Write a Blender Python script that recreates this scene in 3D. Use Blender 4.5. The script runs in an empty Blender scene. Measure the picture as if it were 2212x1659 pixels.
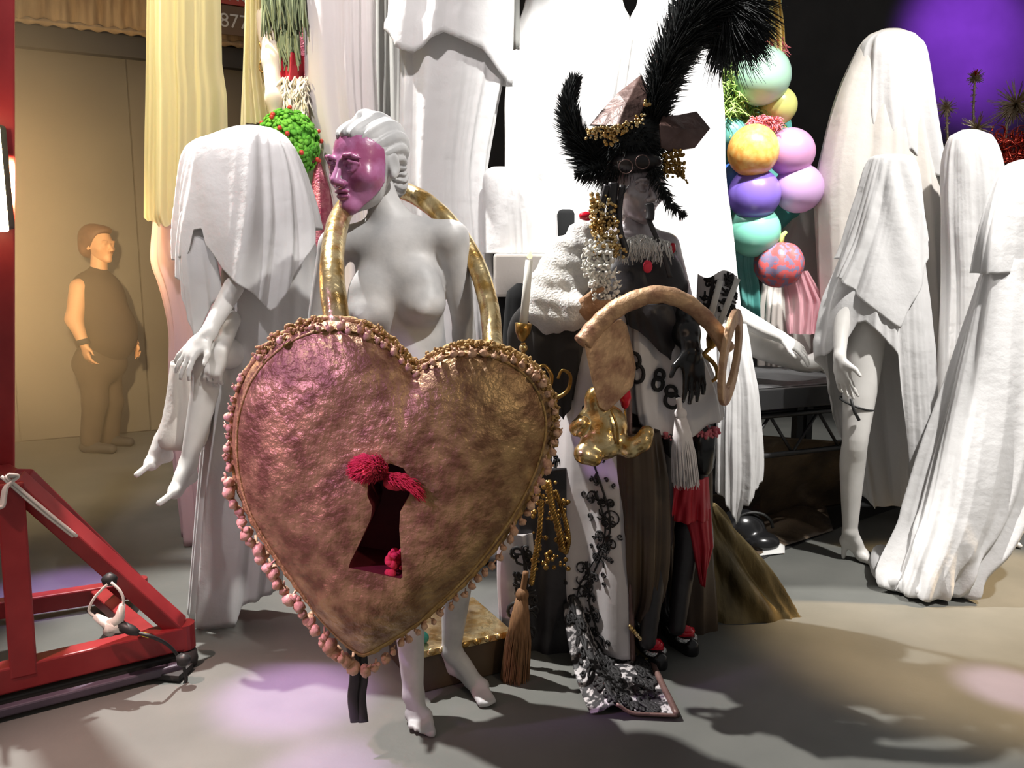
import bpy, bmesh, math, random
import numpy as np
import openvdb
from mathutils import Vector, Matrix

# ---------------------------------------------------------------- camera, world, lights, exposure
scene = bpy.context.scene
col = scene.collection
F = 1750.0; PITCH = math.radians(8.5); CAMH = 1.4
cam = bpy.data.objects.new('camera', bpy.data.cameras.new('camera'))
col.objects.link(cam)
cam.data.sensor_fit = 'HORIZONTAL'; cam.data.sensor_width = 36.0
cam.data.lens = 36.0 * F / 2212.0
cam.data.clip_start = 0.05
cam.location = (0, 0, CAMH); cam.rotation_euler = (math.radians(90) - PITCH, 0, 0)
scene.camera = cam
scene.view_settings.view_transform = 'Standard'
scene.view_settings.look = 'None'
scene.view_settings.gamma = 1.0
scene.view_settings.use_curve_mapping = False
scene.view_settings.exposure = 0.8
cy = scene.cycles
cy.adaptive_threshold = 0.02; cy.max_bounces = 5; cy.diffuse_bounces = 3; cy.glossy_bounces = 3; cy.transmission_bounces = 3; cy.volume_bounces = 0; cy.transparent_max_bounces = 8
cy.caustics_reflective = False; cy.caustics_refractive = False
w = bpy.data.worlds.new('world'); scene.world = w; w.use_nodes = True
w.node_tree.nodes['Background'].inputs[0].default_value = (0.95, 0.92, 0.9, 1)
w.node_tree.nodes['Background'].inputs[1].default_value = 0.115

def spot(name, loc, target, energy, color, angle, blend=0.3, size=0.05):
    l = bpy.data.lights.new(name, 'SPOT')
    l.energy = energy; l.color = color; l.spot_size = math.radians(angle); l.spot_blend = blend
    l.shadow_soft_size = size
    o = bpy.data.objects.new(name, l); col.objects.link(o)
    o.location = loc
    o.rotation_euler = (Vector(target) - Vector(loc)).to_track_quat('-Z', 'Y').to_euler()
    return o

WHITE = (1.0, 0.97, 0.93); WARM = (1.0, 0.74, 0.42); PURPLE = (0.55, 0.22, 1.0); LILAC = (0.75, 0.42, 1.0)
# stage rig: back-left key that throws the shadows forward, white spots on the draped figures, coloured effect spots, added warm wall wash
spot('spot_key', (-2.25, 3.75, 5.5), (0.6, 2.5, 0.0), 1350, WHITE, 50, 0.3, 0.05)
spot('spot_bust', (1.7, 0.6, 4.4), (-0.36, 2.5, 1.45), 370, WHITE, 13, 0.6, 0.05)
spot('spot_centre', (0.9, 1.6, 5.6), (0.62, 4.1, 1.85), 1500, (1, 0.985, 0.95), 26, 0.5, 0.1)
spot('spot_right', (2.6, 1.4, 5.4), (2.1, 4.0, 1.3), 1000, WHITE, 38, 0.6, 0.08)
spot('spot_drapes', (-0.9, 0.8, 5.2), (-1.0, 3.8, 2.0), 400, (1.0, 0.93, 0.92), 34, 0.6, 0.1)
spot('spot_left', (-2.2, 0.6, 4.6), (-1.0, 3.0, 1.35), 150, (1.0, 0.95, 0.97), 22, 0.7, 0.06)
spot('spot_yellow', (-2.6, 2.2, 5.0), (-1.65, 3.9, 2.4), 300, (1.0, 0.86, 0.40), 26, 0.5, 0.06)
spot('spot_lilac', (-2.3, 0.2, 2.9), (-0.52, 2.05, 0.95), 250, (0.70, 0.40, 1.0), 16, 0.9, 0.06)
spot('spot_pink', (-2.6, 0.3, 1.7), (-0.35, 2.2, 0.45), 42, (1.0, 0.42, 0.55), 26, 0.8, 0.06)
spot('spot_front_warm', (2.6, -0.6, 2.9), (0.0, 2.2, 0.95), 72, (1.0, 0.80, 0.56), 26, 0.8, 0.15)
spot('spot_floor_lilac', (-2.9, 2.9, 5.2), (-0.72, 2.46, 0.0), 2300, LILAC, 5.8, 0.9, 0.05)
spot('spot_floor_lilac_b', (-2.4, 0.9, 4.6), (-1.0, 2.15, 0.0), 800, (1.0, 0.66, 0.60), 18, 0.9, 0.05)
spot('spot_floor_lilac_e', (-2.5, 1.0, 5.0), (-0.52, 2.06, 0.0), 1600, LILAC, 4.5, 0.9, 0.05)
spot('spot_floor_lilac_c', (-2.9, 2.4, 5.0), (-1.98, 3.3, 0.0), 1900, LILAC, 7.5, 0.9, 0.05)
spot('spot_floor_lilac_d', (3.4, 1.0, 4.6), (1.66, 2.52, 0.0), 1500, (0.92, 0.66, 1.0), 3.4, 0.35, 0.05)
spot('spot_floor_warm', (4.4, 3.4, 4.2), (2.1, 3.0, 0.0), 1150, (1.0, 0.70, 0.38), 24, 0.5, 0.05)
spot('spot_wall_purple', (3.4, 4.8, 4.6), (4.10, 7.6, 3.40), 2500, (0.33, 0.06, 1.0), 27, 1.0, 0.1)
spot('spot_wall_warm', (-4.3, 4.1, 1.5), (-4.25, 6.2, 1.35), 130, (1.0, 0.72, 0.40), 80, 1.0, 0.15)  # added wash imitating the lens glow over the left wall

# ---------------------------------------------------------------- helpers
rnd = random.Random(7)

def P(px, py, Y):
    """world point at depth Y seen at a photograph pixel (used to take measurements off the photo)"""
    u = (px - 1106) / F; v = (829.5 - py) / F
    dy = math.cos(PITCH) + v * math.sin(PITCH); dz = v * math.cos(PITCH) - math.sin(PITCH)
    s = Y / dy
    return np.array((u * s, Y, CAMH + dz * s))

def G(px, py):
    """floor point seen at a pixel"""
    u = (px - 1106) / F; v = (829.5 - py) / F
    dy = math.cos(PITCH) + v * math.sin(PITCH); dz = v * math.cos(PITCH) - math.sin(PITCH)
    s = -CAMH / dz
    return np.array((u * s, dy * s, 0.0))

def A(*v): return np.array(v, dtype=float)
def unit(v):
    v = np.asarray(v, float); n = np.linalg.norm(v)
    return v / n if n > 1e-9 else v

class MB:
    """collects verts and faces"""
    def __init__(s): s.v = []; s.f = []
    def add(s, V, Fc):
        o = len(s.v); s.v.extend([tuple(map(float, p)) for p in V]); s.f.extend([tuple(int(i) + o for i in q) for q in Fc]); return s
    def box(s, c, d, rot=None):
        c = np.asarray(c, float); R = np.eye(3) if rot is None else np.asarray(rot)
        V = [c + R @ (A(x, y, z) * np.asarray(d, float) / 2) for x in (-1, 1) for y in (-1, 1) for z in (-1, 1)]
        return s.add(V, [(0, 1, 3, 2), (4, 6, 7, 5), (0, 4, 5, 1), (2, 3, 7, 6), (0, 2, 6, 4), (1, 5, 7, 3)])
    def beam(s, a, b, w_, h_, up=(0, 0, 1)):
        a = np.asarray(a, float); b = np.asarray(b, float); d = unit(b - a)
        x = unit(np.cross(d, up)) if abs(np.dot(d, unit(up))) < .98 else unit(np.cross(d, (0, 1, 0)))
        z = np.cross(x, d)
        return s.box((a + b) / 2, (w_, np.linalg.norm(b - a), h_), np.stack([x, d, z], 1))
    def tube(s, pts, r, n=10, cap=True, flat=1.0):
        pts = [np.asarray(p, float) for p in pts]; m = len(pts)
        rr = [r] * m if np.isscalar(r) else list(r)
        V = []; Fc = []
        t0 = unit(pts[1] - pts[0]); ref = A(0, 0, 1) if abs(t0[2]) < .9 else A(0, 1, 0)
        nx = unit(np.cross(t0, ref))
        for i in range(m):
            t = unit(pts[min(i + 1, m - 1)] - pts[max(i - 1, 0)])
            nx = unit(nx - t * np.dot(nx, t)); ny = np.cross(t, nx)
            for j in range(n):
                a = 2 * math.pi * j / n
                V.append(pts[i] + rr[i] * (math.cos(a) * nx + flat * math.sin(a) * ny))
        for i in range(m - 1):
            for j in range(n):
                k = (j + 1) % n
                Fc.append((i * n + j, i * n + k, (i + 1) * n + k, (i + 1) * n + j))
        if cap:
            Fc.append(tuple(range(n - 1, -1, -1))); Fc.append(tuple((m - 1) * n + j for j in range(n)))
        return s.add(V, Fc)
    def strands(s, Pt, R, n=3):
        """many thin strands at once: Pt (N,K,3) centre lines, R (N,K) radii"""
        Pt = np.asarray(Pt, float); R = np.asarray(R, float); N, K_, _ = Pt.shape
        T = np.gradient(Pt, axis=1); T /= np.maximum(np.linalg.norm(T, axis=2, keepdims=True), 1e-9)
        ref = np.where(np.abs(T[..., 2:3]) < .8, A(0, 0, 1), A(0, 1, 0)); X = np.cross(T, ref); X /= np.maximum(np.linalg.norm(X, axis=2, keepdims=True), 1e-9); Y = np.cross(T, X)
        ang = 2 * np.pi * np.arange(n) / n
        V = Pt[:, :, None, :] + R[:, :, None, None] * (np.cos(ang)[None, None, :, None] * X[:, :, None, :] + np.sin(ang)[None, None, :, None] * Y[:, :, None, :])
        idx = np.arange(N * K_ * n).reshape(N, K_, n); a = idx[:, :-1, :]; b = idx[:, 1:, :]
        Fc = np.stack([a, np.roll(a, -1, 2), np.roll(b, -1, 2), b], -1).reshape(-1, 4)
        o = len(s.v); s.v.extend(map(tuple, V.reshape(-1, 3).tolist())); s.f.extend(map(tuple, (Fc + o).tolist())); return s
    def lathe(s, base, prof, n=20, axis=(0, 0, 1)):
        ax = unit(axis); ref = A(1, 0, 0) if abs(ax[0]) < .9 else A(0, 1, 0)
        x = unit(np.cross(ax, ref)); y = np.cross(ax, x); V = []; Fc = []
        for (r, z) in prof:
            for j in range(n):
                a = 2 * math.pi * j / n
                V.append(np.asarray(base, float) + ax * z + max(r, 1e-4) * (math.cos(a) * x + math.sin(a) * y))
        for i in range(len(prof) - 1):
            for j in range(n):
                k = (j + 1) % n
                Fc.append((i * n + j, i * n + k, (i + 1) * n + k, (i + 1) * n + j))
        return s.add(V, Fc)
    def ball(s, c, r, nu=10, nv=7, rot=None, bump=0.0, rg=None):
        rx = A(r, r, r) if np.isscalar(r) else np.asarray(r, float)
        R = np.eye(3) if rot is None else np.asarray(rot); V = []; Fc = []
        c = np.asarray(c, float)
        for i in range(nv + 1):
            ph = math.pi * i / nv
            for j in range(nu):
                th = 2 * math.pi * j / nu
                k = 1.0 + (bump * (rg or rnd).uniform(-1, 1) if bump and 0 < i < nv else 0)
                V.append(c + R @ (rx * k * A(math.sin(ph) * math.cos(th), math.sin(ph) * math.sin(th), math.cos(ph))))
        for i in range(nv):
            for j in range(nu):
                k = (j + 1) % nu
                Fc.append((i * nu + j, (i + 1) * nu + j, (i + 1) * nu + k, i * nu + k))
        return s.add(V, Fc)
    def grid(s, fn, nu, nv, closed=False):
        V = []; Fc = []
        for i in range(nv + 1):
            for j in range(nu + (0 if closed else 1)):
                V.append(fn(j / nu, i / nv))
        c = nu if closed else nu + 1
        for i in range(nv):
            for j in range(nu):
                k = (j + 1) % c if closed else j + 1
                Fc.append((i * c + j, i * c + k, (i + 1) * c + k, (i + 1) * c + j))
        return s.add(V, Fc)
    def slab(s, pts, n, th):
        """closed outline pts extruded by th along n (front and back caps)"""
        n = unit(n); m = len(pts); o = [np.asarray(p, float) for p in pts]
        V = [p - n * th / 2 for p in o] + [p + n * th / 2 for p in o]
        Fc = [tuple(range(m)), tuple(range(2 * m - 1, m - 1, -1))]
        Fc += [(i, m + i, m + (i + 1) % m, (i + 1) % m) for i in range(m)]
        return s.add(V, Fc)

def obj(name, m, mats, parent=None, smooth=True, label=None, solid=0, bevel=0, recalc=False, kind=None, auto=None, faces_mat=None):
    me = bpy.data.meshes.new(name)
    base = A(*parent.matrix_world_loc) if parent is not None else A(0, 0, 0)
    V = np.asarray(m.v, float) - base
    me.from_pydata(V.tolist(), [], m.f)
    if recalc:
        bm = bmesh.new(); bm.from_mesh(me); bmesh.ops.remove_doubles(bm, verts=bm.verts, dist=1e-5)
        bmesh.ops.recalc_face_normals(bm, faces=bm.faces); bm.to_mesh(me); bm.free()
    for mm in (mats if isinstance(mats, (list, tuple)) else [mats]): me.materials.append(mm)
    if faces_mat is not None:
        me.polygons.foreach_set('material_index', np.asarray(faces_mat, dtype=np.int32))
    if smooth: me.polygons.foreach_set('use_smooth', [True] * len(me.polygons))
    o = bpy.data.objects.new(name, me); col.objects.link(o)
    if parent is not None: o.parent = parent.o if hasattr(parent, 'o') else parent
    if solid:
        md = o.modifiers.new('thickness', 'SOLIDIFY'); md.thickness = solid; md.offset = 0
    if bevel:
        md = o.modifiers.new('edges', 'BEVEL'); md.width = bevel; md.segments = 2; md.limit_method = 'ANGLE'
    if label: o['label'] = label
    if kind: o['kind'] = kind
    return o

class Root:
    """an Empty at the thing's base that parents its parts"""
    def __init__(s, name, label, cat, loc=(0, 0, 0), group=None):
        s.o = bpy.data.objects.new(name, None); col.objects.link(s.o); s.o.empty_display_size = .1
        s.o.location = tuple(map(float, loc)); s.matrix_world_loc = tuple(map(float, loc))
        s.o['label'] = label; s.o['category'] = cat
        if group: s.o['group'] = group

class Sub:
    """lets a mesh part (whose own offset is zero) be a parent of sub-parts"""
    def __init__(s, part, root): s.o = part; s.matrix_world_loc = root.matrix_world_loc

def tag(o, label, cat, group=None):
    o['label'] = label; o['category'] = cat
    if group: o['group'] = group
    return o

def struct(name, m, mt, **kw):
    o = obj(name, m, mt, smooth=False, **kw); o['kind'] = 'structure'; return o

def catmull(pts, n, closed=False):
    pts = [np.asarray(p, float) for p in pts]; m = len(pts); out = []
    segs = m if closed else m - 1
    for k in range(n if closed else n + 1):
        t = k / n * segs; i = min(int(t), segs - 1); f = t - i
        g = (lambda q: pts[q % m]) if closed else (lambda q: pts[min(max(q, 0), m - 1)])
        p0, p1, p2, p3 = g(i - 1), g(i), g(i + 1), g(i + 2)
        out.append(.5 * ((2 * p1) + (-p0 + p2) * f + (2 * p0 - 5 * p1 + 4 * p2 - p3) * f * f + (-p0 + 3 * p1 - 3 * p2 + p3) * f ** 3))
    return out

def resample(pts, n, closed=False):
    p = np.asarray(pts, float)
    if closed: p = np.vstack([p, p[:1]])
    L = np.r_[0, np.cumsum(np.linalg.norm(np.diff(p, axis=0), axis=1))]
    t = np.linspace(0, L[-1], n + 1)
    if closed: t = t[:-1]
    return np.stack([np.interp(t, L, p[:, k]) for k in range(p.shape[1])], 1)

# ---------------------------------------------------------------- solid bodies from distance fields
class Sdf:
    def __init__(s, h): s.h = h; s.ops = []
    def cone(s, a, b, ra, rb=None, k=.02, op='u'):
        a = np.asarray(a, float); b = np.asarray(b, float); rb = ra if rb is None else rb
        ab = b - a; L2 = max(float(ab @ ab), 1e-9)
        def f(X):
            q = X - a; t = np.clip((q @ ab) / L2, 0, 1)
            return np.linalg.norm(q - t[..., None] * ab, axis=-1) - (ra + t * (rb - ra))
        r = max(ra, rb); s.ops.append((op, f, np.minimum(a, b) - r, np.maximum(a, b) + r, k)); return s
    def limb(s, pts, rs, k=.02, n=16):
        """a smooth tapering limb through the given joints, blended as one piece"""
        q = np.array(catmull([np.r_[np.asarray(p, float), r] for p, r in zip(pts, rs)], n))
        a, b, ra, rb = q[:-1, :3], q[1:, :3], q[:-1, 3], q[1:, 3]
        def f(X):
            out = None
            for i in range(len(a)):
                ab = b[i] - a[i]; L2 = max(float(ab @ ab), 1e-9); w_ = X - a[i]; t = np.clip((w_ @ ab) / L2, 0, 1)
                d = np.linalg.norm(w_ - t[..., None] * ab, axis=-1) - (ra[i] + t * (rb[i] - ra[i]))
                out = d if out is None else np.minimum(out, d)
            return out
        r = q[:, 3].max(); s.ops.append(('u', f, q[:, :3].min(0) - r, q[:, :3].max(0) + r, k)); return s
    def path(s, pts, rs, k=.01):
        for i in range(len(pts) - 1): s.cone(pts[i], pts[i + 1], rs[i], rs[i + 1], k)
        return s
    def ell(s, c, r, R=None, k=.02, op='u'):
        c = np.asarray(c, float); r = np.asarray(r, float) if not np.isscalar(r) else A(r, r, r)
        R = np.eye(3) if R is None else np.asarray(R)
        def f(X):
            q = (X - c) @ R
            k0 = np.linalg.norm(q / r, axis=-1); k1 = np.linalg.norm(q / (r * r), axis=-1)
            return k0 * (k0 - 1) / np.maximum(k1, 1e-6)
        e = np.abs(R) @ r
        s.ops.append((op, f, c - e, c + e, k)); return s
    def mesh(s, fn=None):
        h = s.h
        lo = np.min([o[2] for o in s.ops if o[0] == 'u'], axis=0) - 5 * h; hi = np.max([o[3] for o in s.ops if o[0] == 'u'], axis=0) + 5 * h
        n = np.ceil((hi - lo) / h).astype(int) + 1
        D = np.full(tuple(n), 1.0, dtype=np.float32)
        ax = [lo[i] + h * np.arange(n[i]) for i in range(3)]
        for op, f, a, b, k in s.ops:
            pad = k + 5 * h
            i0 = np.maximum(np.floor((a - pad - lo) / h).astype(int), 0); i1 = np.minimum(np.ceil((b + pad - lo) / h).astype(int) + 1, n)
            if np.any(i1 <= i0): continue
            X = np.stack(np.meshgrid(*[ax[i][i0[i]:i1[i]] for i in range(3)], indexing='ij'), -1)
            d = f(X).astype(np.float32)
            sl = tuple(slice(i0[i], i1[i]) for i in range(3)); c = D[sl]
            if op == 'u':
                hh = np.maximum(k - np.abs(c - d), 0) / k; D[sl] = np.minimum(c, d) - hh * hh * k * .25
            else:
                d = -d; hh = np.maximum(k - np.abs(c - d), 0) / k; D[sl] = np.maximum(c, d) + hh * hh * k * .25
        if fn is not None:
            X = np.stack(np.meshgrid(*ax, indexing='ij'), -1); D = fn(X, D).astype(np.float32)
        D = np.clip(D, -4 * h, 4 * h)
        g = openvdb.FloatGrid(4 * h); g.copyFromArray(D)
        pts, quads = g.convertToQuads(0.0)
        m = MB(); m.v = [tuple(p) for p in (pts.astype(float) * h + lo)]; m.f = [tuple(map(int, q[::-1])) for q in quads]
        return m

def basis(front, up=(0, 0, 1)):
    """columns: right-of-figure, back, up  (figure faces `front`)"""
    f = unit(front); u = unit(np.asarray(up, float) - f * np.dot(f, up)); r = np.cross(u, f)
    return np.stack([r, -f, u], 1)      # local -y = front, local x = right in a view from the front

def xf(m, R, c, sc=1.0):
    V = (np.asarray(m.v) * sc) @ np.asarray(R).T + np.asarray(c, float)
    o = MB(); o.v = [tuple(p) for p in V]; o.f = list(m.f); return o
def join(*ms):
    o = MB()
    for m in ms: o.add(m.v, m.f)
    return o

def head_sdf(h=.0035):
    s = Sdf(h)
    s.ell((0, .022, .032), (.074, .094, .084), k=.03)
    s.ell((0, -.028, -.02), (.062, .066, .088), k=.04)
    s.cone((0, -.03, -.06), (0, -.066, -.092), .046, .024, k=.03)
    for q in (-1, 1):
        s.ell((q * .045, -.055, -.03), (.022, .024, .02), k=.025)
        s.ell((q * .031, -.086, .016), (.02, .009, .006), k=.012)
        s.ell((q * .032, -.106, -.003), (.023, .021, .0155), k=.012, op='s')
        s.ell((q * .032, -.0765, -.003), .0165, k=.002)
        s.path([A(q * .012, -.088, -.003), A(q * .021, -.0945, .0060), A(q * .034, -.0945, .0085), A(q * .050, -.081, .001)], [.0028, .0040, .0042, .0028], k=.003)
        s.path([A(q * .013, -.088, -.005), A(q * .023, -.0915, -.0145), A(q * .036, -.090, -.0150), A(q * .050, -.080, -.001)], [.0022, .0030, .0030, .0022], k=.003)
        s.path([A(q * .012, -.094, .014), A(q * .026, -.099, .0215), A(q * .042, -.092, .0215), A(q * .055, -.078, .013)], [.003, .0042, .004, .0025], k=.006)
        s.ell((q * .012, -.101, -.041), (.008, .010, .0075), k=.006)
        s.ell((q * .074, .018, -.008), (.009, .019, .031), k=.008)
        s.ell((q * .083, .014, -.006), (.006, .011, .02), k=.006, op='s')
        s.ell((q * .074, .010, -.033), (.007, .008, .009), k=.008)
    s.cone((0, -.087, .01), (0, -.116, -.034), .0065, .0105, k=.012)
    s.ell((0, -.0975, -.0605), (.023, .0085, .0055), k=.006)
    s.ell((0, -.0955, -.0715), (.019, .0095, .0068), k=.006)
    s.ell((0, -.112, -.0655), (.024, .014, .0016), k=.004, op='s')
    s.ell((0, -.083, -.098), (.02, .016, .016), k=.02)
    return s

def hand_prims(s, wr, d, n, t, sc=1.0, curl=(.25, .3, .35, .4), spread=.12, thumb=(.65, .75, .15)):
    """wr wrist, d towards the fingers, n back of the hand, t towards the thumb"""
    d = unit(d); t = unit(np.asarray(t, float) - d * np.dot(t, d)); n = unit(np.asarray(n, float) - d * np.dot(n, d) - t * np.dot(n, t))
    R = np.stack([t, d, n], 1)
    s.ell(wr + d * .048 * sc, A(.040, .056, .016) * sc, R, k=.012)
    s.cone(wr - d * .01 * sc, wr + d * .03 * sc, .021 * sc, .02 * sc, k=.015)
    for i, (o, L) in enumerate(((.029, .074), (.010, .082), (-.009, .076), (-.027, .06))):
        p = wr + (d * .088 - abs(o) * .15 * d + t * o) * sc
        dd = unit(d + t * spread * o / .029); b = p - dd * .02 * sc
        s.cone(b, p, .0095 * sc, .0095 * sc, k=.007)
        for j, (fr, r) in enumerate(((.45, .0088), (.3, .0078), (.25, .0066))):
            a = curl[i] * (.8 if j == 0 else 1.0)
            dd = unit(dd * math.cos(a) - n * math.sin(a) * 1.0) if j >= 0 else dd
            nn = p + dd * L * fr * sc
            s.cone(p, nn, (r + .0006) * sc, r * sc, k=.0035); p = nn
            n_ = unit(n - dd * np.dot(n, dd)); 
    p = wr + (d * .022 + t * .026) * sc; dd = unit(d * thumb[0] + t * thumb[1] - n * thumb[2])
    q = p + dd * .042 * sc; s.cone(p, q, .0135 * sc, .0105 * sc, k=.012)
    dd = unit(dd * .8 + d * .6); s.cone(q, q + dd * .032 * sc, .010 * sc, .0075 * sc, k=.004)

def foot_prims(s, an, heel, ball, toe, side, sc=1.0, toes=True):
    """ankle, heel, ball and toe points; side = sideways unit vector"""
    s.cone(an, heel, .030 * sc, .024 * sc, k=.012); s.limb([an, an * .5 + ball * .5 + A(0, 0, .006), ball], [.031 * sc, .028 * sc, .022 * sc], k=.014); s.cone(heel, ball, .021 * sc, .021 * sc, k=.02)
    side = unit(side); d = unit(toe - ball); L = np.linalg.norm(toe - ball)
    s.cone(ball - side * .024 * sc, ball + side * .026 * sc, .02 * sc, .016 * sc, k=.02)
    if toes:
        for i in range(5):
            o = (.028 - i * .0145) * sc; ll = L * (1.0, .98, .9, .8, .66)[i]; r = (.0125, .0092, .0088, .0084, .008)[i] * sc
            s.cone(ball + side * o, ball + side * o * 1.05 + d * ll, r * 1.1, r, k=.004)
    else:
        s.cone(ball, toe, .026 * sc, .012 * sc, k=.02)

def body_prims(s, J, front, female=True, sc=1.0, bulk=1.0):
    f = unit(front)
    def V(n): return np.asarray(J[n], float)
    if 'shL' in J and 'hipL' in J:
        sm = (V('shL') + V('shR')) / 2; hm = (V('hipL') + V('hipR')) / 2
        u = unit(sm - hm); r = unit(V('shL') - V('shR')); r = unit(r - u * np.dot(r, u)); f = unit(np.cross(u, r)); 
        if np.dot(f, front) < 0: f = -f
        R = np.stack([r, f, u], 1); T = np.linalg.norm(sm - hm); at = lambda t: sm * (1 - t) + hm * t
        b = bulk
        s.ell(at(.22), A(.135 * b, .092 * b, .16) * sc, R, k=.05)
        s.ell(at(.45), A(.115 * b, .085 * b, .14) * sc, R, k=.05)
        s.ell(at(.68), A(.105 * b, .08 * b, .13) * sc, R, k=.06)
        s.ell(at(.98), A(.16 * b, .105 * b, .12) * sc, R, k=.06)
        s.cone(V('shL') - r * .03, V('shR') + r * .03, .046 * sc, .046 * sc, k=.05)
        nb = V('neck')
        for q in ('shL', 'shR'):
            s.cone(nb - f * .02, V(q) - u * .005, .040 * sc, .036 * sc, k=.04)
            s.cone(nb + f * .035 - u * .035 + (V(q) - nb) * .06, V(q) + f * .028 + u * .012, .011, .010, k=.014)
        s.cone(nb - u * .03, V('headlow'), .050 * sc * b, .047 * sc * b, k=.04)
        if female:
            for q in (-1, 1):
                s.ell(at(.30) + r * q * .080 * sc + f * .072 * sc, A(.066, .048, .085) * sc, R, k=.05)
                s.ell(at(.365) + r * q * .086 * sc + f * .088 * sc, A(.060, .052, .048) * sc, R, k=.03)
                s.ell(at(.385) + r * q * .092 * sc + f * .132 * sc, A(.016, .010, .014) * sc, R, k=.02)
            s.ell(at(.72) + f * .055 * sc, A(.05, .035, .10) * sc, R, k=.05)
    B = bulk * sc
    for a, b2, c in (('shL', 'elL', 'wrL'), ('shR', 'elR', 'wrR')):
        if b2 in J:
            p, e, w_ = V(a), V(b2), V(c)
            s.limb([p, p * .6 + e * .4, e, e * .72 + w_ * .28, w_], [.048 * B, .044 * B, .036 * B, .037 * B, .024 * B], k=.022)
    for a, b2, c in (('hipL', 'knL', 'anL'), ('hipR', 'knR', 'anR')):
        if b2 in J and c in J:
            p, e, w_ = V(a), V(b2), V(c)
            s.limb([p, p * .5 + e * .5, e, e * .70 + w_ * .30 - f * .012, w_], [.088 * B, .072 * B, .050 * B, .052 * B, .031 * B], k=.04)

# ---------------------------------------------------------------- cloth
def fold_fn(seed, ks=(5, 8, 13, 21), am=(1, .8, .45, .2)):
    g = random.Random(seed); ph = [g.uniform(0, 6.28) for _ in ks]; wq = [g.uniform(0, 6.28) for _ in range(3)]
    def f(th):
        t = th + .22 * np.sin(2 * th + wq[0]) + .12 * np.sin(3 * th + wq[1])
        v = 0
        for k, p, a in zip(ks, ph, am):
            v = v + a * ((1 - 2 * np.abs(np.sin((k * t + p) / 2))) if k > 6 else np.cos(k * t + p))
        return v / sum(am)
    return f

def lerp_table(tab):
    zs = np.array([t[0] for t in tab]); o = np.argsort(zs); zs = zs[o]; cols = np.array([t[1:] for t in tab], float)[o]
    def f(z): return np.array([np.interp(z, zs, cols[:, k]) for k in range(cols.shape[1])])
    return f

def rows_to_tab(rows, Y, depth=.6, dy=0.0, smooth_n=60):
    """rows of (pixel y, left edge, right edge[, half depth]) at depth Y -> (z, cx, cy, a, b)"""
    tab = []
    for r in rows:
        l = P(r[1], r[0], Y); q = P(r[2], r[0], Y); a = (q[0] - l[0]) / 2
        b = r[3] if len(r) > 3 else a * depth
        tab.append((l[2], (l[0] + q[0]) / 2, Y + dy, a, b))
    return catmull_tab(tab, smooth_n)
def catmull_tab(tab, n):
    t = catmull([A(*q) for q in tab], n); 
    return [tuple(q) for q in t]

def drape(tab, hem=None, folds=None, amp=(0.0, .05), nu=150, nv=60, power=1.0, crumple=0.0, seed=1, th0=0.0, th1=2 * math.pi, sq=2.0, start=.15, twist=0.0, low=0.0):
    """cloth hanging round a table of (z, cx, cy, half width, half depth); hem(theta) -> z of the bottom edge"""
    tab = sorted(tab, key=lambda t: -t[0]); ztop = tab[0][0]; zbot = tab[-1][0]; L = lerp_table(tab)
    folds = folds or fold_fn(seed); hem = hem or (lambda th: zbot)
    g = random.Random(seed); cp = [(g.uniform(3, 9), g.uniform(5, 16), g.uniform(0, 6.28)) for _ in range(6)]
    closed = abs(th1 - th0 - 2 * math.pi) < 1e-6
    zs = np.array([t[0] for t in tab])[::-1]; cols = np.array([t[1:] for t in tab], float)[::-1]
    th = th0 + (th1 - th0) * np.arange(nu + (0 if closed else 1)) / nu
    hz = np.array([hem(t) for t in th]); v = np.arange(nv + 1)[:, None] / nv
    Z = ztop + (hz[None, :] - ztop) * v; TH = np.broadcast_to(th[None, :], Z.shape); Zc = np.maximum(Z, zbot)
    cx, cy, a, b = [np.interp(Zc, zs, cols[:, k]) for k in range(4)]
    q = (ztop - Z) / max(ztop - zbot, .01); s_ = np.clip((q - start) / (1 - start), 0, 1) ** power
    am = (amp[0] + (amp[1] - amp[0]) * s_) * np.clip(q / .06, 0, 1)
    d = am * folds(TH + twist * q)
    if low: d = d + low * np.clip((q - .75) * 4, 0, 1) * sum(np.sin(p[0] * 1.7 * TH + p[1] * 3 * Z + p[2]) for p in cp) / 4
    if crumple: d = d + crumple * np.clip(q / .1, 0, 1) * sum(np.sin(p[0] * TH + p[1] * Z + p[2]) for p in cp) / 6
    d = np.maximum(d, -.6 * np.minimum(a, b))
    V = np.stack([cx + (a + d) * np.cos(TH), cy + (b + d) * np.sin(TH), Z], -1)
    m = MB(); m.v = list(map(tuple, V.reshape(-1, 3).tolist())); c = V.shape[1]
    I = np.arange(V.shape[0] * c).reshape(V.shape[:2]); A0 = I[:-1]; B0 = I[1:]
    if closed: A1, B1 = np.roll(A0, -1, 1), np.roll(B0, -1, 1)
    else: A0, B0, A1, B1 = A0[:, :-1], B0[:, :-1], A0[:, 1:], B0[:, 1:]
    m.f = list(map(tuple, np.stack([A0, A1, B1, B0], -1).reshape(-1, 4).tolist()))
    return m

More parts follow.
